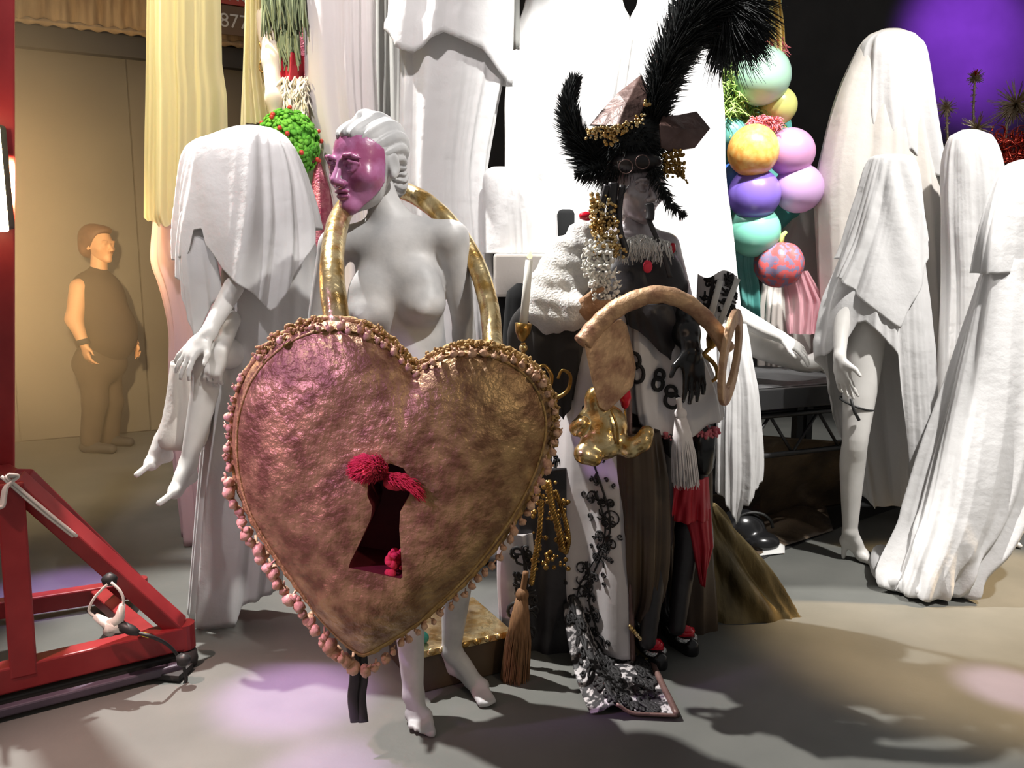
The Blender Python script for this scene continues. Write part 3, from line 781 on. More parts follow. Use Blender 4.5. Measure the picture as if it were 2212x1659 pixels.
wr2 = P(478, 760, 2.80); s.cone(P(500, 690, 2.95), wr2, .034, .024, k=.02); hand_prims(s, wr2, P(452, 830, 2.77) - wr2, A(.2, -1, .1), A(-1, 0, 0), .9, (.6, .7, .8, .8))
obj('limbs', s.mesh(), M['plaster_white'], rt)

# ---------------------------------------------------------------- hanging sheers on a rail
m = MB(); m.tube([A(-2.6, 3.72, 3.56), A(.6, 3.72, 3.56)], .024, 12); o = obj('drape_rail', m, M['steel_black']); tag(o, 'black pipe rail from which the sheer curtains hang', 'rail')
m = sheet([(-500, 300), (0, 316), (470, 312), (492, 322)], [(-500, 470), (0, 476), (140, 479), (210, 490), (300, 492), (492, 492)], 3.72, .10, 4, .011, 3, 150, 70, hem=lambda u: 470 + 18 * min(1, u * 6) + 4 * math.sin(40 * u))
rt = Root('yellow_sheer_curtain', 'wide pale yellow sheer hanging over the seated draped figure', 'curtain', (-1.7, 3.72, 1.8), 'yellow sheer curtains')
obj('front_layer', m, M['yellow_sheer'], rt)
m = sheet([(-500, 308), (0, 320), (470, 318), (492, 330)], [(-500, 474), (0, 472), (492, 470)], 3.80, .05, 4, .03, 5, 120, 50, hem=lambda u: 474 + 8 * math.sin(9 * u)); obj('back_layer', m, M['yellow_sheer'], rt)
m = sheet([(-500, 500), (0, 528), (150, 524), (270, 520)], [(-500, 590), (0, 572), (150, 575), (270, 600)], 3.95, .05, 3, .018, 8, 90, 50)
rt = Root('yellow_sheer_curtain', 'narrow yellow sheer strip beside the green-fringed costume', 'curtain', (-1.3, 3.95, 2.2), 'yellow sheer curtains')
obj('front_layer', m, M['yellow_sheer'], rt)
ps = catmull([P(560, 90, 3.9), P(566, 118, 3.89), P(560, 145, 3.88), P(568, 156, 3.88), P(572, 142, 3.88), P(566, 136, 3.88)], 24); m = MB(); m.tube(ps, .004, 6); obj('hook_cord', m, M['gold_dark'], rt)

# ---------------------------------------------------------------- bright costume between the yellow strip and the pale drape
M['green_fringe'] = mat('green_fringe', (.16, .20, .11), (.30, .34, .20), 20, .85, stretch=(6, 6, .5))
M['leaf'] = mat('bright_green_leaf', (.10, .42, .03), (.22, .62, .06), 18, .7)
M['berry'] = mat('red_berry', (.66, .06, .04), None, rough=.4)
M['pink_sequin'] = mat('pink_sequin', (.55, .08, .17), (.78, .30, .36), 30, .35, .2, bump=.4, bscale=110)
M['cream_feather'] = mat('cream_feather', (.82, .72, .55), (.92, .86, .75), 10, .9)
M['cream_glove'] = mat('cream_glove', (.62, .52, .42), (.72, .62, .52), 8, .7)
YC = 4.05
rt = Root('costumed_mannequin', 'bright costume with green berry bush, pink sequins and green fringe near yellow sheer', 'costume', A(P(650, 400, YC)[0], YC, 0))
s = Sdf(.008)
s.path([P(575, 40, YC - .1), P(588, 130, YC - .14), P(592, 215, YC - .2), P(600, 268, YC - .2)], [.05, .045, .035, .028], k=.03)
s.path([P(700, 60, YC), P(690, 200, YC - .06)], [.05, .04], k=.02)
hand_prims(s, P(600, 268, YC - .2), A(.1, -.3, -1), A(-1, 0, 0), A(0, -1, 0))
obj('sleeve', s.mesh(), M['cream_glove'], rt, label='cream gloved arm')
tab = rows_to_tab([(-40, 590, 720), (60, 600, 725), (150, 605, 720), (240, 625, 715), (330, 650, 712), (380, 652, 716), (470, 640, 730), (800, 600, 780), (1150, 570, 800)], YC + .05, .6)
m = drape(tab, None, fold_fn(31, (6, 9, 14)), (.01, .05), 160, 60, seed=31, crumple=.01); obj('gown', m, M['pink_sequin'], rt, label='pink sequinned gown')
g = random.Random(41)
def strands(m, n, box0, box1, Y, dz, r=.004, sway=.02):
    for _ in range(n):
        a = P(g.uniform(box0[0], box0[2]), g.uniform(box0[1], box0[3]), Y + g.uniform(-.04, .04)); L_ = dz * g.uniform(.75, 1.1)
        m.strands([[a, a + A(g.uniform(-sway, sway) * .5, -.01, -L_ * .5), a + A(g.uniform(-sway, sway), 0, -L_)]], [[r, r, r * .6]], 4)
m = MB(); strands(m, 150, (566, -60, 655, -40), None, YC - .16, .24, .0055); strands(m, 130, (604, 62, 644, 78), None, YC - .14, .15, .0055)
obj('green_fringe', m, M['green_fringe'], rt, kind='stuff', label='olive green hanging fringe')
m = sheet([(120, 600), (182, 604)], [(120, 655), (182, 655)], YC - .12, .06, 2, .02, 3, 30, 16); obj('red_sash', m, M['red_cloth'], rt)
m = MB()
for _ in range(520):
    c = P(g.uniform(612, 664), g.uniform(165, 245), YC - .15 + g.uniform(-.05, .03)); e = c + A(g.uniform(-.05, .03), g.uniform(-.03, .0), g.uniform(-.08, -.02))
    m.tube([c, (c + e) / 2 + A(0, -.01, 0), e], [.004, .005, .001], 4, False)
obj('feather_stole', m, M['cream_feather'], rt, kind='stuff', label='cream feather stole')
bc = P(622, 312, YC - .25); mb = MB(); mr = MB()
mb.ball(bc, (.125, .11, .135), 18, 12)
for _ in range(900):
    a, z = g.uniform(0, 6.283), g.uniform(-1, 1); q = A(math.sqrt(1 - z * z) * math.cos(a), math.sqrt(1 - z * z) * math.sin(a), z)
    if q[1] > .4: continue
    c = bc + q * A(.135, .12, .148) * g.uniform(.95, 1.06); rr = g.uniform(.008, .015)
    t1 = unit(np.cross(q, A(g.uniform(-1, 1), g.uniform(-1, 1), g.uniform(-1, 1)))); R = np.stack([t1, np.cross(q, t1), q], 1)
    mb.ball(c, (rr, rr, rr * .45), 6, 4, R)
    if g.random() < .05: mr.ball(bc + q * A(.15, .135, .162), .011, 7, 5)
bush = obj('berry_bush', mb, M['leaf'], rt, label='round bright green leafy bush'); obj('berries', mr, M['berry'], Sub(bush, rt), kind='stuff')
m = MB(); m.lathe(P(645, 392, YC - .2) - A(0, 0, .03), [(.0, 0), (.055, 0), (.06, .03), (.075, .1), (.0, .1)], 18); obj('bush_pot', m, M['green_fringe'], rt)

# ---------------------------------------------------------------- person walking past at the back
M['skin'] = mat('skin', (.62, .33, .18), (.68, .38, .22), 6, .55)
M['dark_shirt'] = mat('dark_shirt', (.045, .032, .025), (.06, .042, .032), 5, .85)
M['dark_trouser'] = mat('dark_trousers', (.05, .036, .027), (.065, .046, .034), 5, .85)
M['brown_hair'] = mat('brown_hair', (.09, .035, .02), (.14, .06, .03), 30, .6)
YM = 6.0
def pm(x, y, d=0): return P(x, y, YM + d)
rt = Root('person', 'person in dark sleeveless top walking past at the far left wall', 'person', A(pm(210, 960)[0], YM, 0))
Jm = dict(shR=pm(172, 622, -.14), elR=pm(160, 690, -.22), wrR=pm(181, 742, -.24), shL=pm(232, 618, .16), elL=pm(262, 690, .2), wrL=pm(285, 730, .15), neck=pm(212, 590), headlow=pm(213, 562),
          hipR=pm(200, 772, -.1), hipL=pm(225, 772, .1), knR=pm(205, 868, -.1), knL=pm(240, 868, .12), anR=pm(195, 948, -.1), anL=pm(236, 946, .14))
s = Sdf(.014)
s.cone(Jm['shR'], Jm['elR'], .068, .056, k=.03); s.cone(Jm['elR'], Jm['wrR'], .056, .034, k=.03); hand_prims(s, Jm['wrR'], A(.15, 0, -1), A(-.6, -.8, 0), A(.8, -.6, 0), 1.15, (.5, .6, .6, .7))
s.cone(Jm['shL'], Jm['elL'], .062, .05, k=.03); s.cone(Jm['elL'], Jm['wrL'], .05, .034, k=.03); hand_prims(s, Jm['wrL'], A(.5, -.2, -1), A(.6, .8, 0), A(.8, -.6, 0), 1.1)
s.cone(Jm['neck'] - A(0, 0, .06), pm(214, 548), .06, .055, k=.03)
hmn = xf(head_sdf(.007).mesh(), basis(A(.93, -.36, -.05)), pm(213, 527), 1.12)
obj('body', join(s.mesh(), hmn), M['skin'], rt)
s = Sdf(.014)
s.cone(Jm['shR'] * .75 + Jm['shL'] * .25, Jm['shL'] * .75 + Jm['shR'] * .25, .088, .088, k=.05)
s.ell(pm(215, 655), (.185, .19, .25), k=.08); s.ell(pm(228, 725), (.215, .20, .22), k=.08); s.ell(pm(250, 705), (.12, .14, .14), k=.08); s.cone(Jm['neck'], Jm['neck'] + A(0, 0, .015), .066, .06, k=.03)
obj('shirt', s.mesh(), M['dark_shirt'], rt, label='dark sleeveless top')
s = Sdf(.014); s.ell(pm(216, 785), (.19, .19, .15), k=.06)
for q in 'RL': s.cone(Jm['hip' + q], Jm['kn' + q], .115, .085, k=.05); s.cone(Jm['kn' + q], Jm['an' + q], .085, .07, k=.03)
obj('trousers', s.mesh(), M['dark_trouser'], rt)
for q in 'RL':
    s = Sdf(.012); a = Jm['an' + q]; s.cone(A(a[0] - .04, a[1], .045), A(a[0] + .17, a[1] - .03, .035), .045, .036, k=.02); s.cone(A(a[0], a[1], .1), A(a[0] + .02, a[1], .05), .05, .045, k=.02); obj('shoe', s.mesh(), M['black'], rt)
s = Sdf(.009); hc = pm(207, 522); s.ell(hc + A(-.015, 0, .03), (.105, .098, .10), k=.03); s.ell(hc + A(-.06, 0, -.04), (.06, .085, .08), k=.03); s.ell(pm(222, 498), (.06, .07, .035), k=.03)
s.ell(pm(229, 533, -.02), (.075, .12, .09), k=.02, op='s')
obj('hair', s.mesh(), M['brown_hair'], rt)
m = MB(); w0 = Jm['wrR']; m.tube([w0 + A(-.006, 0, .03), w0 + A(.004, 0, -.008)], .043, 12); obj('wristband', m, M['black'], rt)

# ---------------------------------------------------------------- red lamp stand
M['white_plastic'] = mat('white_plastic', (.78, .74, .68), None, rough=.4)
M['cable_black'] = mat('black_cable', (.02, .02, .02), None, rough=.5)
M['tape_yellow'] = mat('yellow_tape', (.75, .58, .05), None, rough=.5)
M['lamp_glow'] = mat('warm_lamp_glass', (1, .8, .5), None, emit=(1.0, .78, .42), estr=14)
M['purple_rail'] = mat('worn_dark_rail', (.05, .04, .06), (.09, .07, .10), 8, .5)
rt = Root('red_lamp_stand', 'red steel A-frame lamp stand with cable at far left', 'lamp stand', A(*G(60, 1500)[:2], 0))
FB0, FB1 = G(-260, 1600), G(402, 1432); FB0[2] = FB1[2] = .105
fd = unit(FB1 - FB0)
RB0, RB1 = G(-160, 1372), G(305, 1298); RB0[2] = RB1[2] = .06
def beam(name, a, b, w_, h_, mt=None, up=(0, 0, 1), parent=rt, label=None):
    m = MB(); m.beam(a, b, w_, h_, up); return obj(name, m, mt or M['red_paint'], parent, smooth=False, bevel=.006, label=label)
def on_front(px):
    t = np.linspace(-.2, 1.1, 400); 
    pts = FB0 + (FB1 - FB0) * t[:, None]
    # pixel x of each candidate
    yy = pts[:, 1] * math.cos(PITCH) - (pts[:, 2] - CAMH) * math.sin(PITCH)
    return pts[np.argmin(np.abs(1106 + F * pts[:, 0] / yy - px))]
beam('front_beam', FB0, FB1, .07, .085)
m = MB(); m.lathe(FB1 - A(0, 0, .045), [(0, 0), (.036, 0), (.036, .09), (0, .09)], 20); obj('beam_end', m, M['red_paint'], rt, smooth=False)
beam('rear_beam', RB0, RB1, .06, .07)
m = MB(); m.lathe(RB1 - A(0, 0, .04), [(0, 0), (.03, 0), (.03, .08), (0, .08)], 16); obj('beam_end', m, M['red_paint'], rt, smooth=False)
pb = on_front(52); pt = P(48, 1040, pb[1] + .02); pt[0] = pb[0]
beam('upright', pb, pt, .075, .075, up=fd)
apex = pt + A(-.0, .02, .0)
beam('brace', apex + A(.0, .0, .0), on_front(385) + A(0, .01, .03), .055, .07, up=(0, 1, 0))
rb_ = RB1 + unit(RB0 - RB1) * .02
beam('brace', apex + A(0, .04, 0), rb_ + A(0, 0, .02), .055, .06, up=(0, 1, 0))
beam('cross_tie', on_front(318) + A(0, .03, 0), RB1 + unit(RB0 - RB1) * .16, .06, .05)
q0 = RB0 + (RB1 - RB0) * .22
beam('rear_upright', q0, q0 + A(0, 0, .55), .06, .06, up=fd)
beam('tie_bar', apex + A(0, .02, -.02), q0 + A(0, 0, .5), .05, .05)
mast0 = P(-2, 1040, 2.86); beam('mast', mast0, P(-6, -420, 2.86), .095, .095, up=fd)
beam('mast_foot', apex + A(0, .02, -.03), mast0 + A(0, .0, .03), .07, .07)
# rail with dark strip under the front beam
off = A(fd[1], -fd[0], 0)
beam('floor_rail', FB0 + off * .07 - A(0, 0, .075), FB1 + off * .075 - A(0, 0, .075) - fd * .02, .035, .03, M['purple_rail'])
beam('floor_rail', FB0 - A(0, 0, .08), FB1 - A(0, 0, .08) - fd * .03, .06, .05, M['black'])
m = MB(); m.beam(FB1 + off * .03 - A(0, 0, .09) - fd * .10, FB1 + off * .10 - A(0, 0, .09) - fd * .02, .09, .02, (0, 0, 1)); obj('rubber_foot', m, M['black'], rt, smooth=False)
m = MB(); m.lathe(FB1 - A(0, .0, .10) + off * .02, [(0, 0), (.034, 0), (.038, .02), (.034, .05), (0, .05)], 16); obj('castor', m, M['black'], rt)
# cables along the brace
c0 = apex + A(.02, -.04, .05); c1 = on_front(385) + A(0, .01, .03)
for k, dx in enumerate((-.012, .0)):
    a = c0 + A(dx, -.03, -.02); b = c0 + (c1 - c0) * .42 + A(dx, -.055, .03)
    m = MB(); m.tube(catmull([a, (a + b) / 2 + A(0, -.004, .004 * (k - .5)), b], 10), .0055, 6); obj('cable', m, M['white_plastic'], rt)
lp = catmull([apex + A(-.03, -.05, .30), apex + A(-.035, -.06, .05), apex + A(-.03, -.07, -.05), apex + A(-.005, -.07, -.07), apex + A(.01, -.065, -.01), apex + A(.04, -.055, .02), c0 + A(0, -.03, -.02)], 40)
for k in range(3):
    m = MB(); m.tube([p + A(.008 * k, -.004 * k, .004 * k) for p in lp], .005, 6); obj('cable_loop', m, M['white_plastic'], rt)
yk = (c0 + (c1 - c0) * .5)[1] - .08
plug = P(255, 1335, yk)
m = MB(); m.tube(catmull([P(232, 1262, yk), P(205, 1290, yk), P(192, 1318, yk), P(205, 1332, yk), P(218, 1338, yk)], 16), .0045, 6); m.tube(catmull([P(240, 1258, yk), P(258, 1275, yk), P(267, 1295, yk), P(264, 1310, yk)], 12), .0045, 6); obj('adapter_lead', m, M['white_plastic'], rt)
ad = Root('socket_adapter', 'white multi-way socket adapter dangling from the red stand', 'adapter', P(240, 1375, yk))
m = MB(); m.tube([P(205, 1330, yk), P(228, 1345, yk), P(240, 1352, yk)], [.011, .017, .022], 10); m.tube([P(264, 1306, yk), P(258, 1335, yk), P(246, 1350, yk)], [.010, .016, .022], 10); m.tube([P(245, 1345, yk), P(234, 1368, yk)], [.026, .018], 10); m.tube([P(243, 1352, yk), P(262, 1355, yk)], [.026, .018], 10); obj('adapter_body', m, M['white_plastic'], ad)
m = MB(); m.tube([P(258, 1350, yk), P(285, 1362, yk), P(300, 1368, yk)], [.017, .017, .009], 10); obj('black_plug', m, M['cable_black'], ad)
m = MB(); m.tube(catmull([P(298, 1367, yk), P(330, 1376, yk), P(365, 1395, yk + .06), P(392, 1430, yk + .08), P(402, 1470, yk + .08), P(385, 1490, yk + .06), P(400, 1478, yk + .08)], 30), .006, 8); obj('black_lead', m, M['cable_black'], ad)
m = MB(); m.tube([P(309, 1370, yk), P(322, 1374, yk)], .0075, 10); obj('tape', m, M['tape_yellow'], ad, label='yellow tape band')
for (x, y) in ((62, 1082), (237, 1252), (396, 1425)):
    m = MB(); c = P(x, y, yk + (.02 if x < 300 else .06)); m.ball(c, (.026, .022, .022), 8, 6, bump=.15); obj('tape_wrap', m, M['cable_black'], rt)
# lamp head on the mast
lc = P(-31, 380, 2.72)
lr = Root('flood_lamp', 'glowing warm flood lamp on the red mast at the left edge', 'lamp', lc - A(0, 0, .2))
m = MB(); m.box(lc + A(-.01, .04, 0), (.10, .07, .34)); obj('housing', m, M['steel_black'], lr, smooth=False, bevel=.01)
m = MB(); m.box(lc + A(0, -.003, 0), (.12, .02, .36)); obj('lamp_glass', m, M['lamp_glow'], lr, smooth=False, bevel=.008)

spot('spot_haze_glow', tuple(lc + A(.02, .10, 0)), (-4.5, 6.0, 1.1), 1400, (1.0, .66, .30), 92, 1.0, .08)  # added beam aimed back from the lamp to light the haze and wall
# lens glow imitated by an added haze hanging round the flood lamp
hz_ = bpy.data.materials.new('glow_haze'); hz_.use_nodes = True; nt = hz_.node_tree; nt.nodes.remove(nt.nodes['Principled BSDF'])
vs = nt.nodes.new('ShaderNodeVolumeScatter'); vs.inputs['Color'].default_value = (1, .84, .66, 1); vs.inputs['Density'].default_value = .24; vs.inputs['Anisotropy'].default_value = .2
nt.links.new(vs.outputs[0], nt.nodes['Material Output'].inputs['Volume'])
m = MB(); m.box((-3.6, 3.65, 1.45), (2.8, 3.5, 2.88)); o = obj('haze', m, hz_, smooth=False); o['kind'] = 'stuff'; o['label'] = 'lens glow imitated by added warm haze around the flood lamp at far left'; o['category'] = 'haze'
# ---------------------------------------------------------------- tall white drapes at the centre back
def ghost(name, label, rows, Y, seed, mt='cloth', amp=(.01, .05), depth=.6, hem=None, ks=(6, 10, 15, 23), crumple=.006, group='tall white drapes at the back', nu=220, nv=70, part='cloth', twist=0.0, low=0.0, cat='drape'):
    tab = rows_to_tab(rows, Y, depth); zb = min(t[0] for t in tab)
    rt = Root(name, label, cat, A(np.mean([t[1] for t in tab]), Y, max(zb, 0)), group)
    m = drape(tab, hem, fold_fn(seed, ks, (1, .8, .5, .25)), amp, nu, nv, seed=seed, crumple=crumple, twist=twist, low=low)
    obj(part, m, M[mt], rt, solid=.002); return rt
ghost('white_drape', 'tall pinkish-white drape left of the bare mannequin head', [(-560, 600, 840), (-200, 630, 824), (0, 652, 812), (200, 661, 814), (330, 688, 820), (450, 722, 826), (700, 736, 840), (1150, 720, 860)], 3.95, 51, 'sheer', (.012, .035), .5)
rt = ghost('white_drape', 'tall white drape in long folds behind the gold shackle', [(-560, 850, 1110), (0, 862, 1098), (150, 866, 1092), (250, 864, 1072), (380, 862, 1052), (540, 860, 1064), (800, 850, 1085), (1200, 836, 1100)], 3.72, 53, 'cloth', (.012, .045), .5)
tab = rows_to_tab([(-520, 845, 1112), (0, 838, 1106), (60, 828, 1104), (190, 826, 1100)], 3.70, .54)
m = drape(tab, hem_by_c([(-1, 62), (-.7, 118), (-.5, 130), (0, 90), (.6, 120), (1, 185)], [(-1, 62), (1, 185)], 3.7), fold_fn(55, (5, 8, 13)), (.006, .03), 160, 40, seed=55); obj('over_cloth', m, M['cloth'], rt, solid=.002)
M['grey_banner'] = mat('grey_fabric', (.36, .36, .34), None, rough=.9)
m = sheet([(-560, 790), (500, 800)], [(-560, 900), (500, 905)], 4.3, .02, 3, .01, 2, 40, 30); o = obj('fabric_divider', m, M['grey_banner'], None, solid=.004); tag(o, 'plain grey fabric divider in the gap between two white drapes', 'divider')
m = sheet([(-560, 1096), (108, 1104)], [(-560, 1122), (108, 1122)], 4.25, .01, 1, .006, 2, 16, 30); o = obj('grey_banner', m, M['grey_banner'], None, solid=.004); tag(o, 'narrow grey banner strip at the edge of the bright drape', 'banner')
ghost('white_drape', 'blazing white drape left of the feathered hat', [(-430, 1200, 1280), (-150, 1160, 1325), (0, 1136, 1342), (50, 1122, 1364), (200, 1091, 1400), (330, 1094, 1420), (560, 1078, 1440), (900, 1075, 1450)], 4.42, 57, 'cloth', (.006, .03), .5)
ghost('white_drape', 'blazing white drape behind the black plume and balloons', [(-430, 1420, 1490), (-150, 1395, 1525), (0, 1380, 1535), (50, 1360, 1546), (200, 1330, 1561), (400, 1310, 1568), (560, 1300, 1588), (830, 1300, 1612)], 4.10, 59, 'cloth', (.006, .03), .5)
ghost('draped_bust', 'small rounded white-draped bust standing on the white plinth', [(361, 1064, 1096), (368, 1052, 1110), (385, 1045, 1160), (430, 1044, 1200), (548, 1046, 1212)], 3.62, 61, 'cloth', (.004, .015), .6, group=None, cat='bust')
# white plinth with black box beneath
pz = P(1140, 548, 3.45)
rt = Root('plinth', 'white cloth-covered plinth with a black lower case behind the candle', 'plinth', A(pz[0], 3.60, 0))
m = MB(); x0 = P(1066, 548, 3.42)[0]; x1 = P(1212, 548, 3.42)[0]; zt = pz[2]
m.box(((x0 + x1) / 2, 3.6, zt - .09), (x1 - x0, .36, .18)); obj('cloth_cover', m, M['cloth_warm'], rt, smooth=False, bevel=.012)
m = MB(); m.box(((x0 + x1) / 2, 3.62, (zt - .18) / 2), (x1 - x0 - .03, .32, zt - .18)); obj('case', m, M['velvet'], rt, smooth=False, bevel=.01)
tab = [(P(0, 612, 3.38)[2], P(1122, 612, 3.38)[0], 3.38, .012, .012), (P(0, 622, 3.38)[2], P(1122, 612, 3.38)[0], 3.38, .045, .03), (P(0, 660, 3.38)[2], P(1124, 660, 3.38)[0], 3.38, .065, .04), (P(0, 800, 3.38)[2], P(1130, 660, 3.38)[0], 3.38, .09, .05), (.02, P(1130, 660, 3.38)[0], 3.38, .10, .05)]
m = drape(catmull_tab(tab, 30), None, None, (.002, .01), 60, 40, seed=3); obj('black_cover', m, M['velvet'], rt)
m = MB(); m.box(P(1222, 500, 3.62), (.075, .06, .19)); o = obj('black_cushion', m, M['velvet'], None, bevel=.02); tag(o, 'small black block on the plinth next to the white bust', 'block')
# ---------------------------------------------------------------- costumed mannequin with feathered hat
M['silver_face'] = mat('silver_grey_paint', (.30, .24, .26), (.55, .50, .52), 12, .3, .3)
M['plush'] = mat('white_plush', (.76, .74, .71), (.84, .82, .79), 30, .95, bump=.6, bscale=120, sheen=.5)
M['coat'] = mat('white_satin_coat', (.62, .58, .59), (.70, .66, .66), 4, .55, bump=.1, bscale=12)
M['satin_white'] = mat('white_satin', (.72, .69, .69), None, rough=.28, bump=.1, bscale=8)
M['lace'] = mat('black_lace', (.012, .011, .012), None, rough=.7)
M['hat_copper'] = mat('brown_copper_leather', (.10, .055, .047), (.21, .125, .11), 12, .42, .25, bump=.25, bscale=30)
M['feather_black'] = mat('black_feather', (.014, .016, .017), (.028, .032, .033), 30, .75)
M['crystal'] = mat('crystal_beads', (.86, .84, .78), None, rough=.2)
M['brown_satin'] = mat('brown_satin', (.045, .028, .02), (.085, .055, .03), 5, .45, bump=.15, bscale=9)
M['gold_cloth'] = mat('tarnished_gold_cloth', (.075, .055, .022), (.27, .20, .085), 4, .42, .4, bump=.3, bscale=18, stretch=(2, 2, .8), lo=.3, hi=.7)
M['gem_red'] = mat('red_gem', (.62, .01, .03), None, rough=.12)
M['silver_glitter'] = mat('silver_glitter', (.72, .73, .72), None, rough=.2, metal=.8, bump=.6, bscale=150)
M['tassel_white'] = mat('white_tassel', (.70, .64, .64), (.80, .75, .75), 30, .85)
M['tassel_brown'] = mat('brown_tassel', (.16, .075, .03), (.26, .13, .055), 30, .75, stretch=(6, 6, .6))
M['tan_glove'] = mat('tan_knit', (.36, .19, .095), (.46, .27, .15), 30, .8, bump=.4, bscale=80)
M['wax'] = mat('white_wax', (.82, .80, .74), None, rough=.45)
M['flame'] = mat('yellow_flame_bulb', (1, .85, .2), None, emit=(1.0, .80, .12), estr=3.0)
M['fringe_pink'] = mat('pink_red_fluff', (.62, .10, .14), (.74, .25, .28), 30, .85)
YQ = 2.85
def Q(px, py, d=0.0): return P(px, py, YQ + d)
rq = Root('costumed_mannequin', 'queen costume mannequin in feathered copper hat, white coat and black lace', 'costume', A(Q(1400, 1400)[0], YQ, 0))
g = random.Random(77)
# head, neck and torso
s = Sdf(.008)
Jq = dict(shR=Q(1298, 530, .0), shL=Q(1440, 532, .04), neck=Q(1372, 498, .03), headlow=Q(1372, 440, .03), hipR=Q(1350, 800), hipL=Q(1430, 800), elL=Q(1475, 640, .05), wrL=Q(1480, 740, -.12), elR=Q(1215, 640, -.02), wrR=Q(1252, 660, -.2))
body_prims(s, Jq, A(.2, -1, 0), True, .93)
obj('body', join(s.mesh(), xf(head_sdf().mesh(), basis(A(.42, -.9, -.1)), Q(1372, 402, .02), 1.06)), M['silver_face'], rq, label='silver-grey mannequin face and chest')
s = Sdf(.008); body_prims(s, {k_: Jq[k_] for k_ in ('shR', 'shL', 'neck', 'headlow', 'hipR', 'hipL')}, A(.2, -1, 0), True, .985)
zt_, zb_ = Q(1390, 556)[2], Q(1390, 745)[2]
obj('bodice', s.mesh(lambda X, D: np.maximum(np.maximum(D - .004, X[..., 2] - zt_ - .25 * np.abs(X[..., 0] - Q(1392, 550)[0]) ), zb_ - X[..., 2])), M['satin_black'], rq, label='black bodice')
m = MB(); c = Q(1399, 576, -.185); m.ball(c, (.016, .010, .021), 12, 8); m.ball(c + A(-.004, -.004, .012), (.009, .006, .009), 8, 6); obj('brooch', m, M['red_fluff'], rq, label='small red flower brooch')
m = MB()
for _ in range(420):
    x = g.uniform(1338, 1440); b = Q(x, 512 + abs(x - 1385) * .25 + g.uniform(-6, 6), -.14); e = b + A(g.uniform(-.03, .03), g.uniform(-.03, -.005), g.uniform(-.075, -.02))
    m.tube([b, (b + e) / 2 + A(0, -.012, .008), e], [.003, .003, .0006], 4, False)
obj('fur_collar', m, M['plush'], rq, kind='stuff', label='white fur collar')
# sleeve
s = Sdf(.009); s.path([Q(1262, 508, .0), Q(1228, 560, -.02), Q(1205, 620, -.05), Q(1192, 662, -.08)], [.045, .07, .088, .085], k=.05); s.path([Q(1192, 662, -.08), Q(1232, 672, -.14), Q(1250, 668, -.18)], [.085, .06, .045], k=.04); s.ell(Q(1262, 520), (.05, .06, .06), k=.04)
def wr(X, D): return D + .004 * np.sin(X[..., 2] * 95 + 18 * X[..., 0]) + .003 * np.sin(X[..., 0] * 130 + X[..., 2] * 40)
obj('sleeve', s.mesh(wr), M['plush'], rq, label='puffed white plush sleeve')
s = Sdf(.005); hand_prims(s, Q(1248, 664, -.2), unit(A(.6, -.3, -.1)), A(-.2, -.9, .3), A(.1, -.3, 1), 1.0, (.7, .8, .8, .9)); obj('glove', s.mesh(), M['tan_glove'], rq, label='tan knitted glove')
s = Sdf(.006); s.path([Q(1468, 660, -.05), Q(1482, 720, -.14), Q(1495, 760, -.2)], [.042, .045, .03], k=.02); hand_prims(s, Q(1492, 752, -.19), A(.12, -.2, -1), A(.3, -.9, 0), A(-.9, -.3, 0), 1.1, (.15, .2, .2, .2)); obj('glove', s.mesh(), M['gloss_black'], rq, label='glossy black glove')
# coat, open at the front
def drape_fn(tab, hem, folds, amp, th0, th1, start=.15):
    tab = sorted(tab, key=lambda t: -t[0]); zt, zb = tab[0][0], tab[-1][0]; L = lerp_table(tab)
    def fn(u, v):
        th = th0 + u * (th1 - th0); z = zt + (hem(th) - zt) * v; cx, cy, a, b = L(max(z, zb)); q = (zt - z) / (zt - zb)
        d = (amp[0] + (amp[1] - amp[0]) * min(max((q - start) / (1 - start), 0), 1)) * folds(th)
        return A(cx + (a + d) * math.cos(th), cy + (b + d) * math.sin(th), z)
    return fn
ctab = rows_to_tab([(505, 1256, 1470), (560, 1250, 1478), (640, 1236, 1500), (760, 1216, 1540), (900, 1202, 1560), (1100, 1190, 1580), (1250, 1186, 1590), (1425, 1196, 1590)], 2.92, .8)
cfn = drape_fn(ctab, lambda th: .04, fold_fn(71, (5, 9, 13)), (.004, .035), math.radians(-330), math.radians(-104))
m = MB(); m.grid(lambda u, v: tuple(cfn(u, v)), 120, 60); coat = obj('coat', m, M['coat'], rq, solid=.004, label='long white satin coat')
def spiral(c, r, turns, a0, dirn=1, n=26):
    return [(c[0] + r * (1 - .86 * t) * math.cos(a0 + dirn * turns * 6.283 * t), c[1] + r * (1 - .86 * t) * math.sin(a0 + dirn * turns * 6.283 * t)) for t in np.linspace(0, 1, n)]
